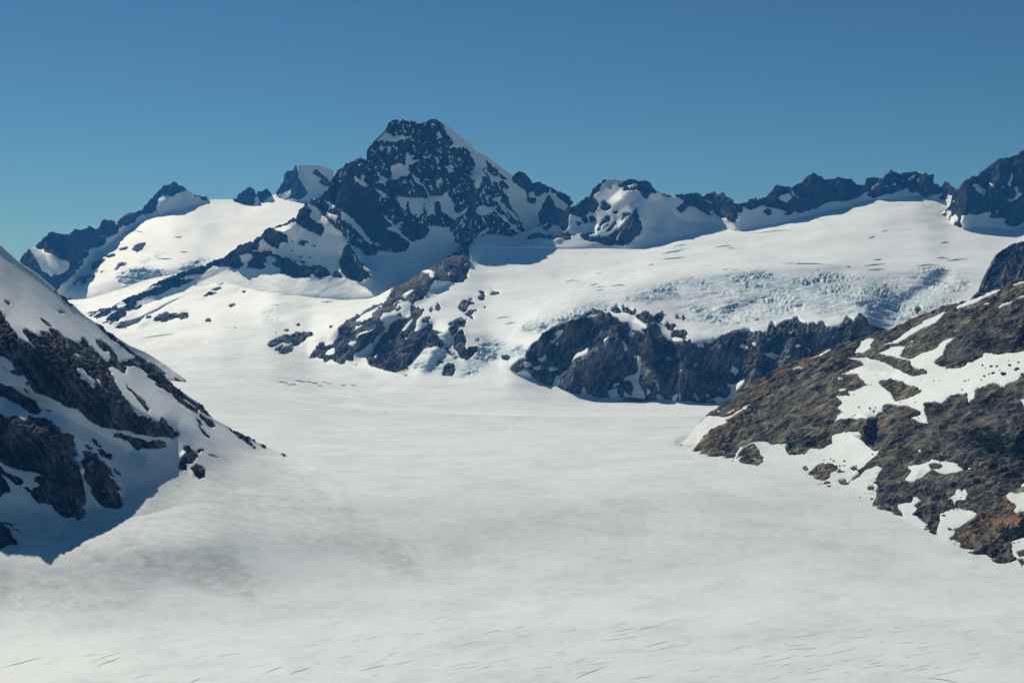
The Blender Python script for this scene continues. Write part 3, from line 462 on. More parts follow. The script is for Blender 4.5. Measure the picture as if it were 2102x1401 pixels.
MASK_LEFT = '''
L -1 (55,-2)(64,2)(69,6)(77,13)(72,14)(67,9)(61,5);(61,8)(66,11)(70,15)(66,12);(58,18)(64,20)(68,22)(62,21);(3,8)(8,10)(11,13)(6,11);(41,27)(50,33)(54,37)(48,34)
L -1 (94,27)(104,33)(112,38)(120,46)(130,54)(140,63)(146,68)(146,71)(138,67)(128,59)(118,51)(110,43)(102,36)
N -1 (0,8)(8,11)(12,18)(20,28)(28,35)(36,40)(46,45)(54,52)(61,60)(56,58)(50,55)(44,52)(40,48)(34,43)(26,39)(20,36)(26,40)(34,46)(42,52)(42,55)(36,52)(30,47)(22,42)(14,34)(8,29)(0,26);(43,55)(50,58)(56,62)(61,67)(58,68)(60,70)(54,67)(48,62);(40,58)(45,63)(48,67)(44,64);(43,66)(48,70)(52,76)(56,80)(51,78)(48,75);(54,69)(58,74)(61,77)(57,73);(75,70)(79,71)(86,75)(92,80)(98,85)(103,90)(100,91)(94,87)(88,82)(82,76)(77,73);(86,72)(94,77)(104,84)(100,84)(92,79);(108,86)(112,87)(113,90)(109,89);(129,95)(134,98)(133,99);(134,96)(140,100)(136,98)
N -1 (28,89)(33,88)(38,92)(42,96)(41,102)(35,106)(31,105)(32,113)(27,113)(23,110)(25,103)(29,99)(31,96);(37,111)(41,106)(46,108)(51,112)(50,119)(44,121)(39,116);(40,93)(49,91)(44,95);(52,96)(58,97)(65,100)(58,99)
L -1 (-60,-30)(-30,0)(0,20)(4,24)(8,32)(14,40)(20,47)(27,52)(33,56)(42,61)(38,58)(32,52)(28,46)(24,40)(26,37)(32,41)(38,46)(43,45)(41,41)(47,41)(54,44)(50,39)(52,38)(58,40)(64,45)(70,48)(76,51)(82,52)(84,50)(83,46)(88,49)(94,55)(99,60)(105,66)(108,70)(112,71)(116,66)(112,64)(106,60)(100,54)(98,49)(103,49)(110,53)(115,58)(118,63)(121,68)(124,72)(128,70)(134,70)(140,67)(146,68)(154,74)(166,80)(173,90)(182,98)(188,105)(180,104)(172,101)(164,94)(156,90)(150,86)(144,80)(138,75)(130,76)(129,84)(122,80)(116,76)(113,77)(115,84)(119,93)(124,102)(130,111)(137,120)(144,128)(146,126)(154,128)(164,133)(166,128)(172,133)(178,138)(182,142)(184,146)(176,150)(170,148)(158,148)(148,147)(140,145)(131,142)(120,141)(104,138)(94,133)(88,129)(80,120)(74,119)(68,117)(60,112)(52,108)(46,106)(40,104)(38,104)(32,98)(30,94)(28,90)(24,85)(18,86)(12,83)(6,79)(0,74)(-60,40)
L 1 (0,65)(6,67)(12,72)(16,79)(10,80)(4,76)(0,74)(-20,60);(78,79)(83,77)(89,83)(94,88)(97,93)(97,98)(92,95)(87,89)(84,88)(80,83);(75,62)(80,65)(84,68)(79,66);(106,61)(112,60)(115,66)(110,70)(106,66);(140,74)(146,79)(152,86)(148,86)(143,80);(99,88)(104,95)(105,98)(101,93)
L -1 (128,93)(134,99)(142,107)(149,113)(153,120)(152,123)(146,116)(138,106)(131,99);(-60,60)(0,93)(8,96)(12,96)(20,103)(30,108)(36,112)(40,118)(43,121)(39,126)(32,124)(26,121)(20,116)(14,113)(8,109)(0,107)(-60,80);(46,121)(50,119)(53,121)(48,122);(23,98)(27,101)(30,105)(26,103);(25,91)(30,92)(31,95)(27,95)
M -1 (-60,-20)(0,5)(8,8)(16,7)(24,12)(30,9)(29,6)(38,8)(46,10)(54,15)(62,22)(66,26)(69,23)(74,28)(76,34)(80,47)(76,48)(74,46)(80,56)(82,64)(85,70)(86,78)(87,86)(87,92)(88,96)(84,100)(88,106)(86,111)(81,114)(76,112)(68,112)(60,108)(56,103)(54,99)(48,97)(42,95)(40,97)(36,93)(32,88)(34,80)(40,78)(42,76)(36,74)(35,70)(46,68)(42,67)(36,65)(28,63)(20,61)(12,59)(6,57)(0,53)(-60,20)
M -1 (84,42)(90,42)(98,46)(104,53)(112,59)(116,66)(118,69)(112,68)(105,65)(110,68)(116,72)(120,76)(125,82)(120,83)(118,80)(123,86)(124,92)(127,96)(124,102)(118,102)(108,101)(102,97)(96,90)(94,84)(92,78)(88,74)(86,70)(86,62)(83,54)(86,51)(90,54)(86,47);(86,36)(90,37)(95,41)(90,40);(93,29)(99,32)(106,39)(100,38)(95,34);(99,40)(104,42)(110,42)(115,47)(113,52)(108,50)(102,46);(115,60)(122,64)(124,68)(118,65)
M -1 (115,28)(118,24)(124,24)(132,27)(140,29)(148,31)(152,34)(156,31)(162,31)(168,33)(170,38)(166,40)(156,40)(146,40)(141,42)(136,38)(131,32)(124,29);(-20,46)(0,58)(6,62)(14,69)(20,70)(24,73)(22,77)(17,78)(12,73)(6,68)(0,64)(-20,52);(-30,56)(0,64)(6,72)(10,80)(10,85)(4,85)(0,90)(-30,80);(22,78)(28,79)(33,85)(28,84);(-30,112)(0,116)(8,121)(11,126)(10,130)(16,134)(19,140)(18,142)(0,144)(-30,150);(0,116)(8,116)(18,118)(12,119);(10,119)(16,122)(22,126)(16,124)(12,121)
'''
DIRT_SHADE_LEFT = '''
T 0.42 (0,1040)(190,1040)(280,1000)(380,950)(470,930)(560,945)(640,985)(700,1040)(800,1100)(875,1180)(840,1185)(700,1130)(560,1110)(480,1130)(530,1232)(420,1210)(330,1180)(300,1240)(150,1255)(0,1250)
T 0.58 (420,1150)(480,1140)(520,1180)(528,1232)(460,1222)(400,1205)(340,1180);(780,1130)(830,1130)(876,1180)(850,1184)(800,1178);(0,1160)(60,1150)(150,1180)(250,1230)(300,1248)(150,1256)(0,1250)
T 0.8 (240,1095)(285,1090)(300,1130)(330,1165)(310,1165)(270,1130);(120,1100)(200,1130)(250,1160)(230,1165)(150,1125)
'''  # grey apron: snow dirt plus the dimness of grazing light, put into the colour
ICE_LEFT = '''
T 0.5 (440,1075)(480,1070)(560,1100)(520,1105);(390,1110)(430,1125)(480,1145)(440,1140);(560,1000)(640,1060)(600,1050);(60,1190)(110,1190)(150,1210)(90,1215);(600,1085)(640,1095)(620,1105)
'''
MASK_HILL = '''
O 1 (-8,122)(6,118)(12,112)(18,104)(30,92)(48,84)(44,81)(52,76)(44,78)(26,78)(10,84)(-8,96)
O 1 (50,132)(54,120)(56,114)(60,110)(68,107)(75,105)(84,104)(94,107)(109,106)(106,111)(110,117)(126,116)(132,111)(146,111)(155,104)(154,98)(158,95)(182,93)(184,98)(190,107)(198,113)(205,113)(198,120)(193,124)(188,130)(180,134)(186,138)(200,128)(206,130)(203,136)(200,142)(200,150)(201,160)(196,166)(190,178)(100,190)(60,140)
Q 1 (0,100)(22,97)(46,84)(58,80)(62,79)(58,85)(59,92)(60,100)(58,106)(50,104)(45,107)(46,112)(52,118)(56,122)(62,126)(61,131)(80,132)(60,150)(0,140)
O -1 (56,120)(60,114)(64,110)(70,107)(75,107)(79,110)(80,115)(84,120)(83,124)(76,129)(70,128)(62,125);(125,131)(128,128)(131,131)(128,133);(128,140)(134,132)(142,127)(146,130)(152,126)(158,128)(156,133)(150,136)(152,141)(140,144)(129,143)
Q -1 (-9,88)(0,80)(4,76)(10,80)(14,77)(19,80)(16,85)(10,88)(8,92)(2,94)(10,95)(14,98)(10,100)(0,100)(-8,97);(30,95)(36,90)(42,85)(46,81)(46,85)(40,90)(32,94)(29,98)(22,97)(20,93)(26,92);(32,81)(36,79)(40,81)(36,83);(50,100)(56,99)(56,103)(51,104);(18,83)(22,82)(24,85)(20,87)
P 1 (28,88)(36,87)(48,87)(58,89)(66,91)(72,95)(80,99)(88,103)(91,105)(96,107)(104,106)(111,103)(112,101)(106,99)(98,97)(94,95)(93,90)(86,88)(80,87)(70,86)(58,84)(64,82)(74,77)(82,75)(90,76)(86,80)(83,85)(88,87)(94,88)(100,85)(108,82)(118,78)(124,73)(128,69)(134,67)(140,65)(136,69)(131,73)(128,80)(128,86)(122,89)(118,93)(124,96)(132,97)(140,97)(146,97)(151,94)(152,91)(158,91)(164,88)(168,86)(169,82)(176,83)(184,84)(194,83)(204,83)(210,82)(260,80)(310,88)(260,99)(210,104)(204,110)(196,113)(190,117)(184,113)(176,113)(170,117)(162,119)(160,124)(160,130)(155,134)(153,135)(152,126)(152,124)(144,124)(136,127)(129,131)(126,134)(120,133)(114,134)(108,134)(108,140)(111,150)(112,155)(104,154)(98,151)(92,149)(104,146)(104,143)(96,139)(90,137)(86,137)(80,137)(76,136)(68,136)(70,140)(71,143)(62,144)(58,149)(44,150)(36,150)(28,150)(20,151)(15,152)(18,147)(24,142)(18,138)(24,134)(20,130)(17,128)(24,127)(32,126)(30,122)(36,121)(42,119)(48,115)(46,112)(44,109)(40,107)(40,104)(34,104)(28,105)(18,105)(26,103)(34,99)(40,96)(46,94)(42,91)(34,89)
P -1 (61,113)(64,110)(68,110)(70,112)(73,108)(76,110)(82,111)(90,115)(100,118)(105,121)(100,124)(92,128)(84,131)(78,131)(76,128)(74,124)(70,121)(66,117)(63,115);(66,90)(74,88)(84,88)(92,90)(93,95)(98,98)(108,99)(112,101)(106,105)(100,107)(94,106)(90,103)(82,99)(74,94)
Q -1 (67,16)(74,15)(82,17)(90,18)(98,23)(104,25)(100,27)(90,27)(80,26)(70,24)(64,23)
P 1 (62,75)(72,72)(82,66)(90,60)(100,54)(112,49)(122,44)(132,40)(128,45)(122,51)(112,55)(102,60)(92,66)(82,71)(72,74);(36,82)(42,76)(44,70)(50,67)(58,68)(55,72)(52,74)(55,77)(50,80)(44,83);(0,86)(6,82)(14,79)(8,83)(2,86);(140,36)(148,31)(158,27)(168,23)(180,18)(190,16)(184,20)(172,25)(160,31)(150,35)(144,37);(196,15)(204,10)(210,9)(225,4)(240,0)(226,7)(210,11)(200,14);(183,37)(188,33)(196,30)(205,28)(200,31)(192,34)(186,37);(167,33)(173,31)(178,31)(172,33);(201,27)(210,23)(222,20)(234,20)(220,24)(210,26);(104,52)(112,48)(124,43)(116,47)(108,51);(94,71)(98,69)(96,72);(150,46)(156,44)(152,46);(112,69)(113,68)(112,70)
O 1 (130,18)(138,16)(148,11)(155,9)(150,12)(142,16)(134,18);(112,30)(120,27)(126,26)(118,29);(44,78)(52,74)(62,69)(71,64)(66,70)(58,74)(50,77)(44,82)(30,80)(24,77);(30,76)(36,73)(42,70)(38,73);(42,76)(50,71)(55,68)(52,71)(46,75);(160,50)(170,48)(168,51)(163,52);(160,39)(166,38)(162,40)
Q 1 (90,79)(98,77)(106,77)(112,74)(116,71)(121,72)(124,74)(132,74)(140,75)(144,75)(142,77)(146,80)(149,82)(144,84)(138,87)(130,88)(124,87)(120,84)(115,85)(110,88)(104,92)(98,95)(92,94)(87,93)(92,87)(94,83);(132,112)(138,108)(141,104)(143,102)(148,104)(152,102)(154,105)(153,110)(150,114)(144,115)(139,118)(138,114)(134,114);(81,117)(88,115)(95,115)(97,110)(101,110)(106,113)(102,116)(98,119)(102,123)(100,125)(96,127)(100,129)(104,132)(110,136)(115,138)(112,141)(90,141)(88,130)(84,124)(81,120);(123,128)(130,125)(138,122)(142,121)(148,123)(156,124)(164,128)(160,132)(152,136)(144,140)(130,146)(120,145)(122,138)(124,133);(192,108)(196,105)(202,107)(210,104)(232,108)(250,114)(232,122)(210,126)(204,126)(198,125)(203,120)(200,116)(194,113);(207,10)(214,8)(214,20)(210,17);(207,97)(214,95)(214,100)(208,99);(101,64)(105,62)(104,65)
Q -1 (113,77)(118,75)(124,76)(128,79)(124,82)(116,83)(114,80)
R 1 (198,96)(206,92)(212,91)(235,98)(245,106)(230,116)(210,113)(203,113)(200,108)(198,102);(118,88)(124,84)(130,86)(134,84)(140,83)(140,88)(134,91)(140,96)(142,100)(150,104)(156,107)(150,112)(130,105)(122,95)
R 1 (44,46)(52,59)(61,70)(80,72)(90,69)(104,73)(110,84)(117,85)(122,93)(131,95)(144,101)(156,107)(172,112)(186,117)(205,113)(212,126)(260,140)(260,170)(150,140)(30,80)
R -1 (208,118)(214,115)(220,124)(212,125);(204,106)(212,104)(214,108)(206,110);(204,113)(210,112)(209,115)
'''
RUST_HILL = '''
R 1 (158,80)(164,72)(172,69)(186,69)(204,67)(225,64)(225,80)(200,82)(180,82);(182,62)(190,56)(197,56)(202,61)(196,64)(186,64)
R 0.5 (142,92)(156,82)(176,84)(190,86)(176,96)(160,98)
O 0.45 (40,78)(60,60)(80,42)(110,27)(140,10)(160,5)(150,14)(120,30)(100,44)(84,58)(70,72)(50,82);(14,108)(30,92)(50,84)(70,80)(60,100)(40,112)(20,114)
O 0.35 (132,100)(140,94)(150,93)(153,100)(150,108)(138,110)
Q 0.35 (42,48)(54,36)(62,24)(80,26)(72,34)(60,42)
'''
DIRT_SHADE_HILL = '''
O 0.5 (-12,126)(8,120)(18,104)(30,92)(48,84)(44,78)(26,76)(-12,80)
O 0.9 (-8,118)(4,112)(14,106)(18,100)(6,102)(-8,110)
O 0.3 (84,126)(110,132)(126,144)(150,160)(190,176)(120,180)(80,140)
Q 0.3 (0,104)(30,104)(44,108)(50,120)(40,128)(10,116)
'''  # darkest polygon: shade and dirt of the toe hollow painted in; others grey the snow
SLATE_HILL = '''
P 0.9 (120,92)(130,70)(150,52)(180,40)(230,30)(230,84)(190,84)(168,84)(150,95)
Q 0.9 (105,12)(150,10)(200,0)(240,0)(240,90)(200,92)(160,70)(130,62)(110,60)(95,62)(100,40)
Q 0.8 (60,82)(90,80)(110,90)(150,90)(200,92)(190,120)(160,125)(120,125)(90,118)(60,128)(48,110)
R 0.8 (46,46)(60,30)(90,40)(130,50)(180,45)(180,60)(150,66)(120,90)(104,72)(60,70);(140,95)(170,98)(200,100)(200,115)(170,112)(144,102)
'''
def T(s): return [tuple(p) for p in pts('T', s)]
def crest(text):
    """'window (x,y)...' lines joined into one list of (u,v)"""
    out = []
    for ln in text.strip().splitlines():
        w, s = ln.split(None, 1); out += [tuple(p) for p in pts(w, s)]
    return sorted(out)
def with_y(line, ys):
    ys = np.array(ys); return [(u, v, float(np.interp(u, ys[:, 0], ys[:, 1]))) for u, v in line]
FAR_HIGH = [((22, 22, 30), 3.0, 'r'), (9., 1.8, 's', 62), ((11, 11, 17), 2.0, 'r'), (6., 1.2, 's', -35), (5.5, .9, 'r'), (3., .4, 'n')]
# ================================================================ materials
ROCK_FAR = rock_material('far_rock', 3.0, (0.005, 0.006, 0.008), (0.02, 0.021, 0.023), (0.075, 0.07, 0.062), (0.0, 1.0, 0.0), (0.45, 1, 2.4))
ROCK_WALL = rock_material('wall_rock', 2.0, (0.010, 0.011, 0.012), (0.085, 0.086, 0.084), (0.27, 0.262, 0.24), (0.0, 1.15, 0.0), (0.4, 1, 2.6))
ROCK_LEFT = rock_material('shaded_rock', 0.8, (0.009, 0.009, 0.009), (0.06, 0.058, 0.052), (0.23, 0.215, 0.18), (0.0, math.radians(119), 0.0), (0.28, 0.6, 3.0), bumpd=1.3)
ROCK_HILL = rock_material('hill_rock', 0.9, (0.022, 0.019, 0.015), (0.118, 0.103, 0.073), (0.34, 0.295, 0.20), (0.0, math.radians(28), 0.0), (0.28, 0.5, 3.0), rust=(0.30, 0.18, 0.08), bumpd=1.4, slate=((0.018, 0.018, 0.018), (0.075, 0.072, 0.066), (0.19, 0.18, 0.16)))
SNOW_FAR = snow_material('far_snow', 3.0, white=(0.83, 0.845, 0.82), grey=(0.72, 0.745, 0.735), streak=(0.5, 1, 2.5), amount=0.55, bumpd=0.35)
SNOW_NEAR = snow_material('near_snow', 0.85, white=(0.755, 0.765, 0.735), grey=(0.63, 0.645, 0.63), streak=(0.6, 1.5, 1), rot=(0, 0.7, 0), amount=0.7, bumpd=0.5)
# ================================================================ far west: snowfield, ridge, pinnacles, capped summit
westfield = Surf([
    [(30, 720, 7300), (300, 690, 7300), (760, 660, 7300)],
    [(30, 610, 8000), (150, 590, 8000), (300, 560, 8100), (500, 530, 8200), (760, 480, 8300)],
    [(30, 585, 8700), (120, 540, 8900), (220, 500, 9000), (300, 480, 9100), (420, 470, 9200), (560, 455, 9300), (760, 430, 9300)],
    [(30, 575, 9300), (90, 545, 9600), (150, 505, 9800), (250, 470, 9900), (320, 428, 10100), (390, 409, 10350), (427, 411, 10400), (484, 410, 10400), (505, 412, 10400), (562, 400, 10400), (600, 398, 10400), (660, 396, 10400), (760, 390, 10400)],
], 30, 760, 1.8, smooth_crest=True, bulge_blur=14, smooth_y=40, smooth_u=30, bulges=[(T('(330,470)(390,460)(440,470)'), 45, -120), (T('(200,560)(300,545)(420,520)'), 40, -130), (T('(150,610)(280,590)'), 30, -90)])
root = empty('snowfield', (-3500, 8500, 0), 'pale snow slope with crevassed ice behind the long dark rock arm, far left', 'snowfield')
def seracs(s, P, A):
    k = A['ice']; px = s.px
    d = octaves(P, [(24*px, 8.0, 's', 5), (11*px, 4.5, 's', -10), ((22*px, 14*px, 8*px), 3.0, 'r', 12), ((10*px, 8*px, 6*px), 2.4, 'r'), ((5*px, 4*px, 4*px), 1.2, 'b')], 31)
    return 1.25*k*(d-0.8)*np.clip(0.62+1.3*octaves(P, [((60*px, 60*px, 24*px), 1., 'n')], 33), 0.12, 1.25)
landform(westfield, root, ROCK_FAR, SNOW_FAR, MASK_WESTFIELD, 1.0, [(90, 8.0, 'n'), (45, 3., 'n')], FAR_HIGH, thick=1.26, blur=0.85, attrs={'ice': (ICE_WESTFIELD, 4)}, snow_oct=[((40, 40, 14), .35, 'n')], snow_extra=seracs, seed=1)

WEST_CREST = crest('''A (6,83)(14,72)(22,69)(30,60)(37,55)(54,54)(58,52)(65,52)(78,47)(85,50)(90,43)(105,42)(112,37)(118,34)(123,34)(130,31)(138,22)(146,14)(152,8)(159,6)(164,2)(168,6)(174,9)(183,15)(188,16)(197,16)(199,21)
T (20,560)''')
westridge = Surf([T('(20,572)(43,566)(60,585)(90,606)(130,606)(150,585)(175,540)(190,520)(215,512)(230,502)(245,488)(270,467)(290,453)(320,440)(345,436)(385,430)(410,416)(428,413)'),
                  WEST_CREST], 20, 428, 1.6, base=westfield, back=1.2, crest_jag=1.0,
                 bulges=[(T('(75,510)(110,560)(118,598)'), 30, -160), (T('(145,478)(170,520)(180,545)'), 30, -100), (T('(200,470)(215,500)'), 18, -70), (T('(358,378)(345,410)(318,438)'), 24, -90)])
root = empty('mountain_ridge', (-3200, 9300, 300), 'long dark rock ridge climbing to a pointed peak, far left skyline', 'ridge')
landform(westridge, root, ROCK_FAR, SNOW_FAR, MASK_WESTRIDGE, 1.0, [(60, 5, 'r'), (30, 2.5, 'r')], FAR_HIGH, thick=1.26, fleck=[((20, 20, 8), .35, 'n')], seed=2)

def small_peak(name, label, foot_s, crest_s, mask, default, seed, bul=()):
    fo = crest('B '+foot_s); cr = crest('B '+crest_s)
    s = Surf([fo, cr], cr[0][0], cr[-1][0], 1.3, base=westfield, back=0.4, smooth_u=4, skirt=40, crest_jag=.6, bulges=bul)
    r = empty(name, (float(s.P[..., 0].mean()), 10300, 800), label, 'peak')
    landform(s, r, ROCK_FAR, SNOW_FAR, mask, default, [(30, 2.5, 'r')], FAR_HIGH, thick=1.05, seed=seed, blur=0.85, jit=1.0)
small_peak('rock_pinnacle', 'larger jagged dark rock tooth on the far snow crest', '(31,40)(36,43)(42,47)(48,47)(53,46)(56,44)', '(31,40)(38,34)(43,30)(47,27)(51,31)(54,37)(56,43)', 'B 1 (51,38)(53,36)(58,40)(58,50)(46,49)(52,44)', -1.0, 3)
small_peak('rock_pinnacle', 'smaller dark rock tooth beside the larger one on the far snow crest', '(53,42)(57,43)(62,43)(70,40)', '(53,38)(55,32)(60,31)(64,29)(70,35)', 'B 1 (56,44)(60,42)(66,37)(72,34)(72,44)', -1.0, 4)
small_peak('snow_capped_summit', 'flat snow-capped summit with black towers on its left edge', '(74,34)(84,41)(92,42)(97,43)(104,41)(112,38)(122,35)(150,30)',
           '(74,33)(79,25)(82,13)(85,11)(89,11)(91,9)(93,5)(100,5)(120,6)(130,10)(136,14)(150,20)',
           '''B -1 (70,36)(77,25)(80,16)(81,10)(85,8)(88,8)(91,5)(92,2)(95,3)(96,14)(97,21)(101,24)(103,28)(106,32)(103,37)(97,41)(92,39)(84,40)(82,41)(86,37)(90,33)(88,29)(84,31)(80,33);(110,13)(114,9)(120,13)(124,16)(128,20)(130,24)(126,27)(120,24)(116,22)(120,19)(114,15)
B 1 (83,38)(85,33)(88,29)(90,32)(87,36)''', 1.0, 5, [(T('(604,345)(612,375)(618,405)'), 14, -70)])
# ================================================================ the big snowfield: side glacier, rock buttress, icefall, cliffs
FOOT = [(-150, 690, 6000), (180, 664, 6200), (230, 674, 6000), (300, 677, 5800), (450, 675, 5500), (560, 692, 5200), (640, 738, 4900), (700, 750, 4700), (770, 768, 4500), (830, 773, 4400), (930, 778, 4300), (1050, 770, 4280), (1090, 784, 4230),
        (1150, 803, 4180), (1250, 823, 4130), (1330, 829, 4100), (1480, 831, 4050), (1600, 833, 4000), (2500, 845, 3800)]
ROLL = [(-600, 770, 3500), (250, 772, 3500), (400, 786, 3450), (550, 815, 3350), (700, 838, 3300), (900, 850, 3270), (1200, 856, 3240), (1450, 854, 3230), (1700, 852, 3200), (2700, 852, 3200)]
bigfield = Surf([[(u, v+2.5, y+60) for u, v, y in ROLL], [(u, v-1.5, y+330) for u, v, y in ROLL], FOOT,
    [(-150, 655, 6700), (180, 650, 6600), (300, 648, 6450), (450, 640, 6300), (560, 650, 5900), (640, 700, 5150), (700, 670, 5200), (770, 650, 5100), (830, 650, 4950), (900, 660, 4800), (950, 680, 4650), (1000, 690, 4600), (1050, 680, 4580), (1100, 660, 4520),
     (1200, 640, 4440), (1300, 655, 4330), (1400, 695, 4230), (1500, 690, 4200), (1600, 680, 4180), (1700, 668, 4160), (1780, 650, 4180), (1830, 690, 4150), (2500, 690, 4000)],
    [(-150, 645, 7000), (180, 638, 6900), (300, 612, 6800), (450, 577, 6700), (560, 577, 6600), (640, 600, 6400), (700, 610, 6300), (770, 610, 6100), (830, 590, 5700), (880, 562, 5800), (940, 570, 5700), (1000, 600, 5400), (1100, 600, 5300), (1200, 590, 5300), (1300, 572, 5200),
     (1500, 553, 5150), (1700, 545, 5150), (1900, 548, 5150), (2100, 560, 5000), (2500, 560, 4900)],
    [(-150, 630, 7300), (180, 615, 7300), (300, 575, 7200), (450, 545, 7100), (560, 545, 7100), (640, 565, 6900), (700, 580, 6700), (780, 590, 6400), (828, 584, 5950), (850, 569, 6050), (880, 551, 6150), (920, 529, 6300), (945, 510, 6420), (960, 500, 6520), (985, 485, 6750), (1000, 480, 7000), (1060, 488, 7050), (1200, 492, 7150), (1300, 496, 7150),
     (1400, 478, 7300), (1500, 460, 7500), (1600, 438, 7700), (1700, 416, 7800), (1800, 388, 7900), (1900, 383, 7900), (1950, 415, 7600), (2050, 442, 7400), (2102, 447, 7300), (2500, 400, 7000)]],
    -150, 2500, 1.7, smooth_crest=True, bulge_blur=5, rows_sig=4, smooth_u=24, smooth_y=32, coarse=20, back=1.0, skirt=100,
    bulges=[(T('(985,500)(958,520)(935,545)(900,565)(880,575)(850,600)(800,635)(745,690)(700,735)'), 34, -230),
            (T('(700,650)(660,700)(645,735)'), 22, -60), (T('(870,640)(850,690)(800,760)'), 30, -90), (T('(930,660)(905,700)(860,765)'), 20, -70),
            (T('(272,672)(300,655)(340,646)(385,645)'), 13, -120),
            (T('(1060,770)(1080,720)(1130,670)(1210,640)'), 50, -120), (T('(1330,640)(1330,700)(1340,820)'), 30, -110), (T('(1420,690)(1400,760)(1390,830)'), 36, -120), (T('(1560,690)(1550,760)(1530,830)'), 34, -110), (T('(1650,680)(1600,760)(1560,800)'), 26, -90),
            (T('(1160,810)(1200,740)(1280,690)'), 34, -90), (T('(1770,645)(1760,680)(1740,730)'), 22, -70),
            (T('(1300,560)(1380,548)(1500,538)(1640,542)(1800,535)'), 22, -90), (T('(1500,505)(1600,520)(1750,510)'), 22, 70), (T('(1650,470)(1800,450)(1900,430)'), 30, -80),
            (T('(1120,560)(1230,580)(1330,560)'), 24, 70), (T('(1480,650)(1560,625)(1660,640)'), 20, 60), (T('(1600,620)(1700,610)(1780,620)'), 16, -60),
            (T('(1830,640)(1900,600)(1960,560)'), 24, 80), (T('(880,590)(910,600)'), 16, 60)])
DIRT_FIELD = '''
T 0.3 (-150,700)(230,682)(420,690)(560,700)(680,760)(900,786)(1050,790)(1150,806)(1330,832)(2400,840)(2400,900)(-150,900)
T 0.42 (520,760)(640,775)(800,800)(860,820)(700,815)(560,795)
'''
root = empty('upper_glacier', (500, 5500, -100), 'wide crevassed upper glacier with icefall spilling over dark cliffs below the skyline peaks', 'glacier')
landform(bigfield, root, ROCK_WALL, SNOW_FAR, MASK_FIELD, 1.0, [(110, 9.0, 'n'), ((46, 46, 30), 5.0, 'n')],
         [((34, 34, 80), 6.5, 'r'), ((17, 17, 34), 3.6, 'r'), (12., 2.4, 's', 70), (8., 1.8, 's', 28), ((8, 8, 12), 2.0, 'r'), (4., .9, 'r')], thick=1.34, blur=0.85, jit=1.2,
         attrs={'ice': (ICE_FIELD, 4), 'dirt_shade': (DIRT_FIELD, 16)}, snow_oct=[((190, 200, 70), 4.5, 'n', 6), ((80, 90, 26), 1.6, 'n', 8), ((24, 40, 10), .35, 'n')], snow_extra=seracs, seed=6)
# ================================================================ main peak with its long arm
PEAK_CREST = crest('''H (6,53)(23,47)(36,45)(54,34)(68,29)(83,19)(100,13)(118,6)(132,0)
B (0,107)(20,97)(35,87)(48,85)(59,79)(64,71)(76,65)(86,60)(94,60)(98,50)(104,43)(107,45)(108,41)(117,40)(121,35)(130,23)(135,14)
C (6,54)(15,48)(19,48)(20,45)(21,48)(26,48)(27,40)(30,34)(34,30)(40,26)(47,20)(48,17)(49,12)(54,10)(64,9)(74,10)(82,12)(88,9)(98,8)(104,12)(112,17)(123,26)(133,33)(139,41)(150,47)(162,56)(170,63)(176,66)(180,64)(187,63)(194,68)(196,72)(201,73)(204,73)
E (34,13)(43,18)(56,23)(64,29)(68,34)
T (1200,432)(1260,450)''')
peak = Surf([
    [(u, v, float(bigfield.at(u, v, bigfield.P)[1])+12) for u, v in T('(150,668)(210,672)(280,655)(350,620)(400,602)(450,594)(500,594)(560,604)(600,608)(660,615)(720,615)(780,607)')]+
    [(830, 602, 6150), (880, 582, 6300), (960, 535, 6600), (1000, 508, 6950), (1060, 500, 7080), (1260, 500, 7250)],
    [(150, 659, 6500), (210, 656, 6350), (300, 626, 6650), (370, 600, 6720), (450, 562, 6760), (520, 530, 6760), (600, 520, 6660), (660, 522, 6500), (720, 530, 6400), (780, 530, 6400), (830, 515, 6450), (880, 480, 6560), (930, 480, 6620), (985, 490, 6850), (1060, 470, 7150), (1260, 470, 7350)],
    with_y(PEAK_CREST, [(150, 6700), (300, 6760), (420, 6850), (500, 6870), (600, 6790), (660, 6700), (700, 6720), (760, 6780), (850, 6890), (900, 6960), (1000, 7150), (1060, 7290), (1180, 7450), (1260, 7500)])],
    165, 1240, 1.25, rows_sig=6, back=1.3, smooth_u=10, crest_jag=.9,
    bulges=[(T('(760,310)(730,380)(700,440)(690,480)'), 45, -120), (T('(630,420)(600,470)(540,500)(460,530)'), 22, -110), (T('(715,500)(740,545)(760,570)'), 26, -170),
            (T('(985,345)(960,400)(955,450)(975,495)'), 40, -120), (T('(1010,430)(1045,455)(1075,475)'), 22, -100), (T('(870,255)(860,330)(880,420)'), 30, 60),
            (T('(1055,400)(1080,450)(1100,470)'), 26, 90), (T('(790,430)(800,470)(850,490)'), 30, -80), (T('(905,330)(925,400)'), 24, -60), (T('(800,340)(820,400)'), 30, 60),
            (T('(690,360)(660,420)'), 22, -60)])
root = empty('mountain_peak', (-400, 6900, 400), 'tallest dark rock peak with snow streaks and long arm falling left', 'mountain')
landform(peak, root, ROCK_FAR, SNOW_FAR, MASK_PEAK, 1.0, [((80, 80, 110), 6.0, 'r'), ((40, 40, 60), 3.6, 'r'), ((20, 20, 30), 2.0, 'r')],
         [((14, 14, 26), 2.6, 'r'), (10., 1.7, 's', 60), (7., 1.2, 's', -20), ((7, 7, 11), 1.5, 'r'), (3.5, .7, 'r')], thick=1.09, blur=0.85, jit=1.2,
         fleck=[((4.5, 9, 30), .6, 'n', -32), ((4.5, 9, 24), .45, 'n', 24), ((24, 14, 5), .3, 'n', 8)], hollow=0.36, seed=7, min_faces=10)
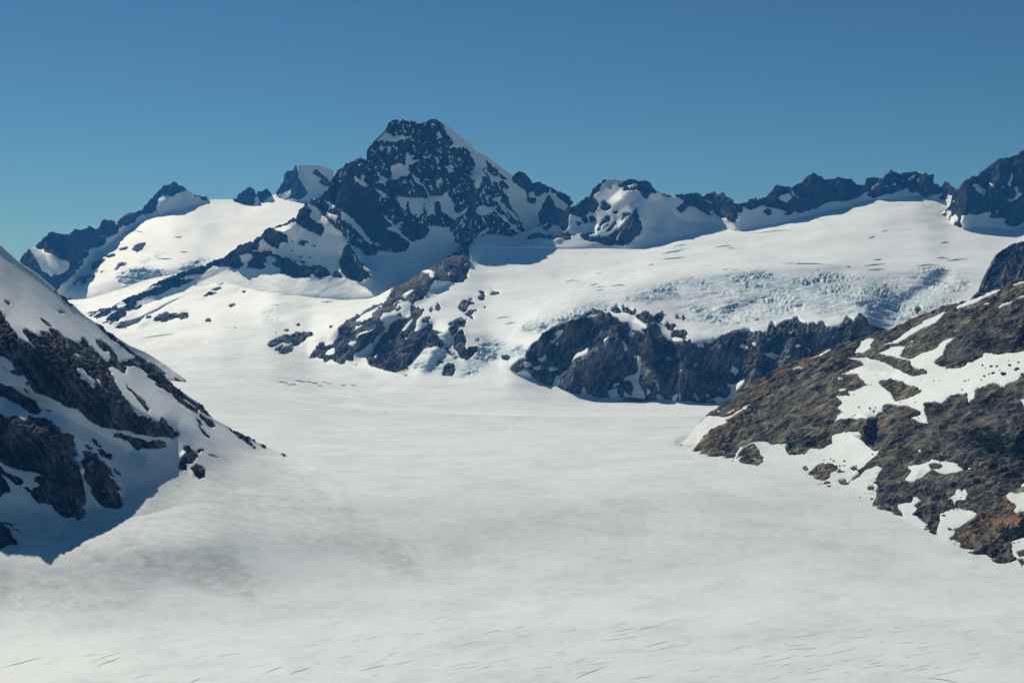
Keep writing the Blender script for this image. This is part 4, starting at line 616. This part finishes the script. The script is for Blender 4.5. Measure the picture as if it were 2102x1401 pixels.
# ================================================================ snowy dome
DOME_CREST = crest('''D (84,50)(96,48)(108,45)(119,42)(131,37)(145,31)(154,26)(165,19)(178,11)(198,0)
E (88,20)(94,14)(100,10)(110,9)(120,11)(124,10)(128,9)(134,11)(144,11)(148,14)(152,20)(158,23)(166,26)(172,28)
T (1400,414)(1470,432)''')
dome = Surf([T('(985,506)(1030,508)(1060,508)(1110,507)(1160,510)(1200,511)(1250,509)(1300,510)(1340,503)(1400,484)(1470,468)'),
             with_y([(985, 503), (1100, 490), (1160, 470), (1200, 455), (1260, 430), (1320, 440), (1360, 450), (1400, 455), (1470, 450)], [(985, 6990), (1060, 7000), (1100, 7000), (1200, 6990), (1260, 6990), (1320, 6980), (1360, 7060), (1400, 7280), (1470, 7450)]),
             with_y(DOME_CREST, [(985, 7010), (1060, 7060), (1180, 7090), (1260, 7230), (1310, 7190), (1340, 7130), (1365, 7260), (1400, 7500), (1470, 7650)])],
            985, 1470, 1.5, base=bigfield, rows_sig=5, smooth_u=8, back=0.8, crest_jag=.5,
            bulges=[(T('(1180,420)(1170,450)(1165,480)'), 22, -60), (T('(1268,395)(1290,420)(1305,450)(1290,490)'), 34, -120), (T('(1220,450)(1205,480)'), 22, 60), (T('(1340,400)(1350,440)(1340,480)'), 26, 80), (T('(1080,478)(1110,490)(1160,490)'), 14, -60)])
root = empty('snow_dome', (700, 7100, 300), 'rounded snow dome with dark rock ribs between tallest peak and jagged skyline ridge', 'mountain')
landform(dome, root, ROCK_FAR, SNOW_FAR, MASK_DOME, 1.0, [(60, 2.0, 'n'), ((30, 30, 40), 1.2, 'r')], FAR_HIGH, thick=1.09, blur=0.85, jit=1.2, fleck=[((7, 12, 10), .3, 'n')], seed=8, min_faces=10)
# ================================================================ jagged skyline ridge, eastern peak, shaded spur
RIDGE_CREST = crest('''F (2,33)(10,28)(16,28)(24,28)(31,31)(36,28)(41,28)(44,27)(48,29)(52,28)(60,34)(65,39)(72,40)(78,38)(86,34)(88,37)(96,32)(103,27)(108,21)(118,22)(123,24)(130,20)(140,12)(143,8)(149,9)(151,12)(160,14)(169,13)(184,15)(188,20)(198,19)
G (50,34)(65,34)(69,29)(74,24)(82,29)(96,27)(108,27)(115,30)(119,36)(124,41)(126,40)(129,35)(133,38)(137,43)(142,48)
T (1372,412)(1975,415)(1990,440)''')
ridge = Surf([T('(1372,432)(1388,436)(1420,442)(1450,455)(1500,474)(1520,474)(1560,462)(1600,458)(1640,447)(1700,433)(1750,421)(1780,408)(1830,409)(1860,402)(1880,398)(1930,410)(1960,435)(1990,450)'),
              RIDGE_CREST], 1372, 1990, 1.4, base=bigfield, smooth_u=5, back=0.8, crest_jag=1.0,
             bulges=[(T('(1465,396)(1500,430)(1505,455)'), 20, -80), (T('(1667,360)(1660,400)(1640,435)'), 30, -80), (T('(1597,385)(1590,420)'), 18, -50), (T('(1831,350)(1800,400)'), 18, -60), (T('(1900,356)(1905,400)'), 16, -50), (T('(1720,370)(1730,410)'), 20, -40)])
root = empty('jagged_ridge', (1900, 7700, 500), 'jagged dark rock ridge along the skyline right of the snow dome', 'ridge')
landform(ridge, root, ROCK_FAR, SNOW_FAR, MASK_RIDGE, 1.0, [((50, 50, 70), 4, 'r'), ((24, 24, 36), 2.6, 'r')], FAR_HIGH, thick=1.09, blur=0.85, jit=1.1, fleck=[((8, 10, 10), .3, 'n')], seed=9, min_faces=10)
EAST_CREST = crest('''G (141,47)(147,43)(149,38)(155,33)(165,29)(169,26)(174,24)(183,15)(191,10)(199,10)(206,10)(208,7)(210,6)
T (1955,420)(1940,430)(2200,285)(2300,250)(2400,280)(2500,330)''')
east = Surf([T('(1940,438)(1955,450)(1970,476)(1985,470)(2000,462)(2040,466)(2065,470)(2080,472)(2102,462)(2200,450)(2500,440)'),
             EAST_CREST], 1940, 2500, 1.4, base=bigfield, smooth_u=5, back=1.2, crest_jag=1.0,
            bulges=[(T('(1985,375)(1985,430)(1970,470)'), 22, -120), (T('(2064,320)(2040,400)(2020,440)'), 30, -110), (T('(2100,315)(2090,400)(2080,460)'), 28, -110)])
root = empty('rocky_peak', (3300, 7400, 500), 'steep dark rock peak cut by the right edge of the photo', 'mountain')
landform(east, root, ROCK_FAR, SNOW_FAR, MASK_EASTPEAK, 1.0, [((60, 60, 80), 5, 'r'), ((28, 28, 40), 3, 'r')], FAR_HIGH, thick=1.09, blur=0.85, jit=1.1, fleck=[((8, 10, 10), .3, 'n')], seed=10, min_faces=10)
spur = Surf([[(1990, 720, 3900), (2102, 700, 3800), (2500, 700, 3500)], [(1990, 625, 4000), (1998, 612, 4010), (2005, 602, 4030), (2014, 590, 4050), (2020, 580, 4060), (2028, 560, 4090), (2042, 534, 4120), (2048, 522, 4140), (2062, 512, 4150), (2082, 502, 4150), (2102, 495, 4150), (2200, 462, 4150), (2500, 380, 4150)]],
            1990, 2500, 1.8, smooth_u=5, back=0.6, crest_jag=.8, rows_sig=2)
root = empty('rock_spur', (1900, 4100, 0), 'dark blue shaded rock spur behind the brown hill, right edge', 'spur')
landform(spur, root, ROCK_WALL, SNOW_FAR, 'G 0.6 (196,134)(200,133)(199,135)', -1.0, [((50, 50, 70), 3, 'r')], FAR_HIGH, thick=0.84, seed=11)
# ================================================================ valley glacier
valley = Surf([
    [(-600, 1540, 1085), (2700, 1540, 1085)], [(-600, 1401, 1239), (2700, 1401, 1239)],
    [(-600, 1300, 1385), (0, 1300, 1400), (525, 1290, 1432), (2700, 1290, 1432)],
    [(-600, 1235, 1420), (0, 1225, 1480), (150, 1218, 1490), (250, 1215, 1503), (420, 1208, 1540), (525, 1205, 1565), (700, 1200, 1612), (850, 1200, 1638), (1000, 1200, 1651), (1500, 1200, 1651), (1900, 1200, 1636), (2700, 1200, 1632)],
    [(-600, 1150, 1490), (0, 1130, 1560), (150, 1125, 1572), (300, 1110, 1610), (420, 1100, 1650), (525, 1100, 1700), (700, 1095, 1782), (850, 1095, 1842), (1000, 1095, 1866), (1500, 1095, 1869), (1900, 1095, 1888), (2700, 1095, 1888)],
    [(-600, 1050, 1650), (0, 1050, 1685), (150, 1060, 1685), (300, 1040, 1755), (420, 1010, 1870), (525, 1010, 1940), (700, 1010, 2005), (850, 1010, 2045), (1000, 1010, 2060), (1450, 1010, 2066), (1800, 1010, 2120), (2700, 1010, 2125)],
    [(-600, 960, 1850), (300, 960, 1990), (420, 955, 2110), (525, 950, 2200), (650, 945, 2320), (750, 945, 2360), (900, 945, 2383), (1400, 945, 2390), (1700, 945, 2425), (2700, 945, 2425)],
    ROLL, [(u, v-0.8, y+40) for u, v, y in ROLL]],
    -600, 2700, 3.4, rows_sig=8, smooth_u=50, smooth_y=40, smooth_crest=True, coarse=25, back=0.25, skirt=20, vstep=2.6,
    bulges=[(T('(900,1150)(1150,1110)(1400,1080)'), 70, 14), (T('(1388,912)(1410,902)(1470,896)'), 13, 60), (T('(600,900)(1000,920)(1400,900)'), 50, -18)])
root = empty('valley_glacier', (0, 2000, -400), 'broad smooth snow-covered glacier filling the valley floor', 'glacier')
DIRT_SHADE_VALLEY = '''
T 0.16 (880,960)(1100,1000)(1300,1080)(1480,1180)(1300,1200)(1100,1190)(950,1150)(850,1060)
T 0.13 (1400,980)(1600,1040)(1800,1120)(2102,1200)(2102,1260)(1800,1230)(1550,1130)
T 0.14 (440,700)(700,790)(900,830)(700,822)(500,790)
T 0.95 (1386,916)(1400,902)(1440,895)(1470,898)(1440,906)(1415,913)(1405,922)
'''  # last polygon: dirt and painted shade of the wind scoop at the hill toe
SNOW_VALLEY = snow_material('valley_snow', 0.9, white=(0.765, 0.78, 0.75), grey=(0.555, 0.585, 0.58), streak=(0.7, 1.0, 1), rot=(0, 0, -0.35), amount=0.45, bumpd=1.0)
valley_dz = 0
landform(valley, root, ROCK_WALL, SNOW_VALLEY, '', 1.0, [((260, 200, 200), 14., 'n'), ((110, 90, 90), 5., 'n')], [(40, .01, 'n')], thick=0.0, flat_snow=True, jit=3,
         attrs={'dirt_shade': (DIRT_SHADE_VALLEY+DIRT_SHADE_LEFT, 4), 'ice': (ICE_LEFT, 6)}, snow_oct=[((34, 16, 30), .16, 'n'), ((14, 8, 14), .09, 'n')], seed=12)
# ================================================================ near slope on the left
LEFT_CREST = [(-600, 520), (-300, 420), (-100, 450), (0, 505), (20, 523), (45, 545), (70, 560), (96, 582), (120, 602), (140, 622), (150, 628), (165, 643), (190, 660), (208, 670), (224, 683), (240, 698), (260, 714), (280, 731), (292, 742), (308, 752), (330, 764), (344, 782), (360, 797), (375, 808), (392, 818), (412, 830), (420, 840), (440, 862), (460, 872), (480, 884), (500, 893), (525, 908), (545, 917), (570, 927), (600, 940), (650, 962), (700, 988), (780, 1030), (870, 1085), (900, 1092)]
def on_valley(u, v, d): return (u, v, float(valley.at(u, v, valley.P)[1])-d)
left = Surf([
    [on_valley(-590, 1250, -25), on_valley(0, 1190, -20), on_valley(250, 1180, -20), on_valley(525, 1130, -20), on_valley(700, 1100, -20), on_valley(790, 1090, -20)],
    [on_valley(-590, 1150, -2), on_valley(0, 1122, -2), on_valley(150, 1116, -2), on_valley(300, 1055, -2), on_valley(420, 1030, -2), on_valley(525, 1040, -2), on_valley(700, 1040, -3), on_valley(790, 1062, -8)],
    [(-600, 1090, 1560), (0, 1055, 1652), (150, 1065, 1672), (300, 990, 1828), (420, 965, 2000), on_valley(525, 965, 10), on_valley(700, 1012, 3), on_valley(790, 1048, -8)],
    [(-600, 700, 1800), (0, 690, 1806), (150, 770, 1856), (300, 850, 1996), (420, 890, 2160), on_valley(525, 930, 45), on_valley(700, 1000, 8), on_valley(790, 1041, -8)],
    with_y([p for p in LEFT_CREST if p[0] <= 545], [(-600, 2050), (0, 2090), (150, 2170), (300, 2270), (420, 2315), (500, 2350), (545, 2370)])+[on_valley(600, 940, 30), on_valley(650, 962, 22), on_valley(700, 988, 9), on_valley(790, 1035, -8)]],
    -600, 790, 1.7, smooth_y=36, rows_sig=9, smooth_u=24, coarse=12, back=0.6, skirt=25, crest_jag=.7, vstep=1.9,
    bulges=[(T('(20,640)(150,740)(300,850)(360,880)'), 60, -40), (T('(0,860)(110,900)(170,1000)'), 60, -50), (T('(180,940)(230,1030)'), 36, -40), (T('(0,800)(180,880)(300,950)'), 30, 25), (T('(375,925)(410,975)'), 18, -22)])
root = empty('snowy_slope', (-700, 1700, -300), 'steep snow and dark rock slope falling from the left edge, partly in shade', 'slope')
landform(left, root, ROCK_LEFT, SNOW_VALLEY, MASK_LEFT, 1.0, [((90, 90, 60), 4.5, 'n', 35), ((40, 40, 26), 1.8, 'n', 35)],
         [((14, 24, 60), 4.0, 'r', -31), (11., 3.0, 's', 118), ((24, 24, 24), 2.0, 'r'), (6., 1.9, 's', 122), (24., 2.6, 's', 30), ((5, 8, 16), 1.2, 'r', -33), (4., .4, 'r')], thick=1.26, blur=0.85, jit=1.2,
         attrs={'dirt_shade': (DIRT_SHADE_LEFT, 4), 'ice': (ICE_LEFT, 6)}, snow_oct=[((26, 10, 6), .10, 'n', 30), ((9, 5, 4), .07, 'n', 30)], end_fade=140, seed=13, fleck=[((6, 10, 16), .25, 'n', -33)])
backspur = Surf([[(150, 800, 3420), (300, 792, 3420), (334, 776, 3440), (360, 780, 3440), (380, 784, 3450)], [(150, 640, 3560), (200, 668, 3560), (230, 688, 3550), (266, 711, 3540), (294, 722, 3530), (324, 740, 3510), (350, 758, 3490), (366, 770, 3470), (380, 780, 3455)]],
                150, 380, 1.6, smooth_u=3, back=0.3, rows_sig=2, skirt=20)
root = empty('rock_spur', (-900, 3100, -200), 'small dark shaded spur showing just behind the left slope crest', 'spur')
landform(backspur, root, ROCK_WALL, SNOW_NEAR, '''T 1 (220,680)(266,708)(294,718)(324,735)(350,753)(380,776)(380,784)(360,776)(345,768)(320,752)(290,733)(262,722)(230,700)
T 1 (334,772)(345,764)(352,770)(360,780)(330,780)''', -1.0, [((40, 40, 40), 2, 'r')], [((10, 10, 20), 1.6, 'r', -30), (5, .6, 'n')], thick=1.01, seed=14, blur=0.85)
# ================================================================ brown rocky hill on the right
HILL_CREST = [(1400, 912), (1425, 885), (1440, 862), (1452, 852), (1460, 845), (1480, 836), (1492, 829), (1500, 821), (1514, 811), (1534, 797), (1548, 787), (1560, 777), (1580, 767), (1600, 758), (1620, 749), (1640, 742), (1660, 732), (1680, 724), (1700, 718), (1720, 712), (1740, 705), (1760, 697), (1776, 691), (1800, 683), (1830, 674), (1860, 660), (1884, 650), (1920, 637), (1960, 623), (2000, 610), (2040, 596), (2080, 580), (2102, 571), (2250, 515), (2600, 400)]
hill = Surf([
    [on_valley(u, v, -4) for u, v in T('(1400,918)(1425,932)(1460,942)(1500,952)(1555,968)(1620,987)(1660,1004)(1720,1032)(1780,1058)(1860,1084)(1930,1114)(2010,1152)(2060,1162)(2102,1174)(2600,1320)')],
    [(1400, 916, 2640), (1450, 920, 2580), (1600, 940, 2440), (1700, 950, 2350), (1800, 965, 2220), (1900, 975, 2110), (2000, 1000, 2000), (2102, 1000, 1940), (2600, 1060, 1560)],
    [(1400, 915, 2660), (1450, 892, 2680), (1600, 865, 2590), (1700, 855, 2510), (1800, 835, 2420), (1900, 820, 2310), (2000, 805, 2200), (2102, 800, 2090), (2600, 800, 1700)],
    [(1400, 914, 2680), (1450, 872, 2770), (1600, 800, 2860), (1700, 765, 2760), (1800, 730, 2660), (1900, 700, 2560), (2000, 690, 2430), (2102, 690, 2300), (2600, 600, 1930)],
    with_y(HILL_CREST, [(1400, 2700), (1452, 2850), (1530, 2970), (1600, 2960), (1700, 2840), (1800, 2740), (1960, 2580), (2102, 2430), (2600, 2050)])],
    1400, 2600, 1.55, rows_sig=6, smooth_u=16, coarse=5, back=0.5, skirt=25, sink=6, crest_jag=.8,
    bulges=[(T('(1540,810)(1480,880)(1440,920)'), 40, -40), (T('(1780,850)(1770,900)'), 22, -50), (T('(1600,900)(1700,890)'), 24, -25), (T('(1950,860)(2060,880)(2102,900)'), 50, -50), (T('(1960,680)(2102,690)'), 40, -45), (T('(2040,1080)(2102,1070)'), 30, -25), (T('(1720,760)(1850,770)'), 30, 35), (T('(1880,980)(2000,1040)'), 30, 20)])
root = empty('rocky_hill', (900, 2400, -250), 'brown rocky hill with bright snow patches and rubble, right foreground', 'hill')
landform(hill, root, ROCK_HILL, SNOW_NEAR, MASK_HILL, -1.0, [((80, 80, 60), 4.0, 'n', 20), ((36, 36, 26), 2.4, 'n', 20)],
         [((50, 50, 30), 4.5, 'r', 20), (19., 3.8, 's', 26), ((24, 24, 12), 2.4, 'r', 18), (9., 2.4, 's', 30), (22., 2.4, 's', 104), ((9, 9, 6), 1.0, 'r', 28), (5., 1.0, 's', 24), (4., .5, 'b')], thick=1.34, blur=0.85, jit=1.2,
         attrs={'dirt_shade': (DIRT_SHADE_HILL, 8), 'ice': ('T 0 (0,0)(1,0)(0,1)', 1), 'rust': (RUST_HILL, 3), 'slate': (SLATE_HILL, 6)}, snow_oct=[((40, 30, 30), .3, 'n'), ((8, 8, 8), .06, 'n')], seed=15, fleck=[((7, 9, 5), .22, 'n')])
# ================================================================ crevasses: low snow lips whose steep side faces the valley
ICE_LIP = new_mat('crevasse_ice'); ICE_LIP[2].inputs['Base Color'].default_value = (0.55, 0.61, 0.62, 1); ICE_LIP[2].inputs['Roughness'].default_value = 0.6; ICE_LIP = ICE_LIP[0]
def crevasse(surf, root, uv, h, ramp_len):
    """uv: frame positions along the crack; h: height of the lip in m"""
    c = [surf.at(u, v) for u, v in uv]; n = len(c); V = []
    for i, p in enumerate(c):
        t = np.sin(math.pi*(i+0.25)/(n-0.5)); hh = h*max(t, 0.1); d = np.array([p[0], p[1], 0])/np.hypot(p[0], p[1])
        V += [p+d*ramp_len+np.array([0, 0, -0.15]), p+np.array([0, 0, hh]), p-d*(0.25*hh)+np.array([0, 0, -0.5])]
    V = np.array(V); F = []
    for i in range(n-1):
        a = 3*i; F += [(a+1, a+4, a+3, a), (a+2, a+5, a+4, a+1)]
    o = mesh_from('crevasse', V, np.array(F), ICE_LIP, False, None, tuple(root.location)); put(o, parent=root)
rs = np.random.RandomState(11)
vroot = bpy.data.objects['valley_glacier']; uroot = bpy.data.objects['upper_glacier']; wroot = bpy.data.objects['snowfield']
def crack(u, v, length, slope, wob):
    n = max(4, int(length/7)); x = np.linspace(0, length, n)
    y = -slope*x+np.cumsum(rs.normal(0, wob, n)); return [(u+a, v+b) for a, b in zip(x, y)]
k = 0
while k < 150:
    u, v = rs.uniform(-10, 2100), rs.uniform(1272, 1398)
    w = 0.25+0.75*np.clip((u-200)/1100, 0, 1); w *= 0.35+0.65*np.clip((v-1270)/70, 0, 1)
    w *= np.clip(0.75+1.2*float(noise3(np.array([[u/160, v/40, 3.3]]))[0]), 0.05, 1.4)
    if rs.uniform() > w: continue
    sl = rs.uniform(0.12, 0.34) if u < 1500 else rs.uniform(0.08, 0.26)
    crevasse(valley, vroot, crack(u, v, rs.gamma(2.2, 11)+10, sl, 0.6), rs.uniform(0.10, 0.32), 4.0); k += 1
for u, v, ln, sl, hh in [(0, 1370, 95, .26, 1.1), (180, 1358, 70, .3, .8), (195, 1368, 60, .34, 1.1), (540, 1382, 40, .35, 1.1), (590, 1385, 50, .36, 1.2), (740, 1375, 50, .25, 1.), (390, 1400, 22, .4, 1.), (1180, 1392, 60, .4, 1.1), (1320, 1328, 60, .18, .9), (1900, 1390, 70, -.2, 1.2)]:
    crevasse(valley, vroot, crack(u, v, ln, sl, .5), hh*.5, 5.0)
for a, b, c, d in [(570, 783, 592, 786), (588, 790, 610, 789), (605, 781, 628, 784), (628, 783, 650, 787), (642, 787, 652, 786), (660, 784, 682, 788), (652, 791, 662, 792), (700, 791, 710, 791), (720, 790, 730, 791)]:
    crevasse(bigfield, uroot, [(a, b), (a+(c-a)*.33, b+(d-b)*.2), (a+(c-a)*.66, b+(d-b)*.9), (c, d)], 4.0, 22.0)
crevasse(bigfield, uroot, [(289, 694), (305, 692), (322, 690), (340, 687), (359, 684)], 4.0, 20.0)
for win, txt in [('F', '(44,84)(52,83)(62,82);(56,85)(60,85)(64,85);(78,70)(92,69)(106,67)(124,66);(110,100)(128,101)(146,101)(164,102);(50,107)(54,107)(58,106);(178,104)(181,104)(183,104);(150,56)(154,56)(158,56);(61,107)(66,107)(73,108)'),
                 ('E', '(159,86)(168,84)(176,83)(184,80);(158,92)(166,91)(176,90)(184,89);(88,106)(93,106)(98,105);(60,114)(68,113)(76,115);(86,118)(92,117)(100,119);(108,119)(116,118)(122,118);(146,97)(149,97)(151,96);(172,78)(178,77)(184,76)'),
                 ('G', '(46,123)(56,122)(68,121);(99,123)(112,122)(124,122);(131,118)(140,117)(152,116);(56,117)(60,117)(64,116);(64,88)(67,87)(71,87);(50,95)(54,94)(58,92);(124,100)(129,99)(133,99);(50,127)(58,127)(66,126);(120,115)(126,115)(134,116);(28,124)(30,124)(31,124);(82,60)(83,61)(84,60)'),
                 ('J', '(60,37)(66,36)(74,35);(68,43)(74,42)(80,41);(156,4)(164,5)(172,4);(178,4)(184,3)(192,4);(158,7)(164,8)(170,7)'),
                 ('I', '(8,39)(20,37)(32,38);(16,43)(24,42)(34,43);(2,54)(14,53)(26,52);(60,50)(66,50)(72,49)')]:
    for q in txt.split(';'):
        p = pts(win, q); p = np.array([p[0]+(p[-1]-p[0])*t+np.array([0, 0]) for t in (0,)]+list(p[1:-1])+[p[-1]])
        crevasse(bigfield, uroot, [tuple(x) for x in p], rs.uniform(3.0, 6.5), 30.0)
for q in '(170,74)(174,74)(178,74);(120,52)(128,53)(134,54);(164,58)(168,59)(172,58);(146,81)(154,81)(162,81)'.split(';'):
    crevasse(westfield, wroot, [tuple(x) for x in pts('A', q)], 8.0, 40.0)
# ================================================================ boulders and rubble on the brown hill
def stone_mesh(seed, sub):
    import bmesh
    bm = bmesh.new(); bmesh.ops.create_icosphere(bm, subdivisions=sub, radius=1.0)
    co = np.array([v.co[:] for v in bm.verts]); n = octaves(co.astype(np.float32), [(1.3, .38, 'n'), (.6, .2, 'n')], seed)
    sc = np.array([1.0, .8, .62])*(1+np.random.RandomState(seed).uniform(-.15, .15, 3))
    co = co*(1+n)[:, None]*sc; F = np.array([[v.index for v in f.verts] for f in bm.faces]); bm.free(); return co, F
hroot = bpy.data.objects['rocky_hill']
BOULDERS = [('P', '(168,95,5)(177,96,6)(183,96,5)(179,103,6)(175,104,4)(190,104,12)(203,99,9)(196,95,7)(208,104,6)(171,98,3)(150,111,4)(154,110,3)(167,110,4)(170,106,6)(118,111,3)(124,110,3)(147,120,4)(59,105,3)(38,104,4)(36,125,3)(163,118,3)(105,110,2)(98,116,2)(114,129,2)(99,133,3)(84,133,3)(205,92,5)(186,100,3)(195,90,3)(131,98,4)(141,97,3)(49,115,4)(53,115,3)'),
            ('Q', '(41,18,5)(52,19,6)(58,18,4)(56,22,5)(37,26,4)(34,27,3)(26,73,5)(12,71,4)(15,73,5)(21,78,5)(26,78,4)(38,78,4)(33,81,6)(5,72,3)(54,93,3)(31,116,3)(25,84,5)(55,66,4)(44,22,3)(102,29,3)'),
            ('R', '(85,51,8)(92,51,9)(54,52,6)(102,58,6)(101,66,9)(42,50,4)(128,69,6)(141,61,5)(187,96,14)(139,98,4)(138,100,3)(149,104,3)(117,88,4)(134,83,8)(112,80,9)(56,60,6)(70,62,8)(79,68,12)(200,97,4)(205,96,3)')]
LONE = {('P', 190., 104.): 'largest lone grey boulder lying on the bright snow bench of the brown hill',
        ('P', 203., 99.): 'dark boulder on the snow bench just above and right of the largest lone boulder',
        ('R', 187., 96.): 'big pale rounded boulder in rubble below the orange rock slab, bottom right',
        ('R', 79., 68.): 'dark boulder at the lowest tip of the rubble slope beside the glacier edge',
        ('R', 85., 51.): 'pale tan boulder resting in rubble just above a small snow tongue',
        ('R', 92., 51.): 'dark grey boulder touching the right side of the pale tan boulder'}
shapes = [stone_mesh(s_, 2) for s_ in range(6)]; bmeshes = []
for i, (co, F) in enumerate(shapes):
    o = mesh_from('boulder', co, F, ROCK_HILL, False, {'rust': np.zeros(len(co)), 'slate': np.full(len(co), .5)}); bmeshes.append(o.data); bpy.data.objects.remove(o)
kb = 0
for win, txt in BOULDERS:
    for t in txt.replace('(', ' ').replace(')', ' ').split():
        x, y, w = [float(c) for c in t.split(',')]
        u, v = WIN[win][0]+x*10/5.005, WIN[win][1]+y*10/5.005; p = hill.at(u, v); r = 0.62*w*p[1]/FPX
        o = bpy.data.objects.new('boulder', bmeshes[kb % 6]); kb += 1
        o.location = p-np.array(hroot.location)+np.array([0, 0, 0.15*r]); o.scale = (r, r*rs.uniform(.7, 1.1), r*rs.uniform(.75, 1.15)); o.rotation_euler = (rs.uniform(-.3, .3), rs.uniform(-.3, .3), rs.uniform(0, 6.28))
        if (win, x, y) in LONE:
            o.location = np.array(o.location)+np.array(hroot.location); put(o, LONE[(win, x, y)], 'boulder', 'thing')
        else: put(o, parent=hroot)
RUBBLE = polys("""R 1.0 (46,46)(60,22)(90,35)(110,30)(130,28)(160,30)(190,40)(186,60)(150,66)(135,62)(110,56)(96,48)(80,56)(88,69)(60,66)
R 0.8 (96,48)(130,50)(135,62)(110,84)(120,92)(106,74)(100,60);(140,92)(160,98)(190,98)(200,108)(186,116)(160,108)(144,101)
P 0.7 (118,92)(128,86)(140,80)(168,84)(160,91)(148,96)(130,97);(62,112)(74,110)(100,119)(84,130)
Q 0.5 (150,60)(200,60)(205,90)(160,92)(120,66);(108,14)(130,14)(150,30)(120,34)""")
V, F, off = [], [], 0
small = [stone_mesh(40+s_, 1) for s_ in range(5)]
for dens, poly in RUBBLE:
    lo, hi_ = poly.min(0), poly.max(0); area = abs(np.dot(poly[:, 0], np.roll(poly[:, 1], 1))-np.dot(poly[:, 1], np.roll(poly[:, 0], 1)))/2
    cv = np.zeros((int(hi_[1]-lo[1])+2, int(hi_[0]-lo[0])+2)); fill(cv, lo, poly, 1)
    for _ in range(int(area*dens*0.10)):
        u, v = rs.uniform(lo[0], hi_[0]), rs.uniform(lo[1], hi_[1])
        if cv[int(v-lo[1]), int(u-lo[0])] == 0: continue
        p = hill.at(u, v); r = (0.35+rs.gamma(1.5, .45))*p[1]/FPX; co, f = small[rs.randint(5)]
        a = rs.uniform(0, 6.28); c_, s_ = math.cos(a), math.sin(a)
        q = co@np.array([[c_, -s_, 0], [s_, c_, 0], [0, 0, 1]])*r+p+np.array([0, 0, .1*r]); V.append(q); F.append(f+off); off += len(q)
o = mesh_from('rubble', np.concatenate(V), np.concatenate(F), ROCK_HILL, False, {'rust': np.zeros(off), 'slate': np.full(off, .8)}, tuple(hroot.location)); put(o, parent=hroot, kind='stuff')
# ================================================================ air
m = bpy.data.materials.new('haze_air'); m.use_nodes = True; nt = m.node_tree; nt.nodes.clear()
out = nt.nodes.new('ShaderNodeOutputMaterial'); pv = nt.nodes.new('ShaderNodeVolumePrincipled')
pv.inputs['Color'].default_value = (0.07, 0.38, 1.0, 1); pv.inputs['Density'].default_value = HAZE_DENSITY; pv.inputs['Absorption Color'].default_value = (1, 1, 1, 1)
pv.inputs['Anisotropy'].default_value = 0.0
nt.links.new(pv.outputs[0], out.inputs['Volume'])
low = min(float(s_.P[..., 2].min()) for s_ in (westfield, westridge, bigfield, peak, dome, ridge, east, spur, valley, left, backspur, hill))-150
bx = np.array([(x, y, z) for x in (-9000, 9000) for y in (-900, 13500) for z in (low, 1500)], float)
haze = mesh_from('haze', bx, np.array([(0, 1, 3, 2), (4, 6, 7, 5), (0, 4, 5, 1), (2, 3, 7, 6), (0, 2, 6, 4), (1, 5, 7, 3)]), m, False)
put(haze, 'thin blue haze in the air over the valley', 'haze', 'stuff')
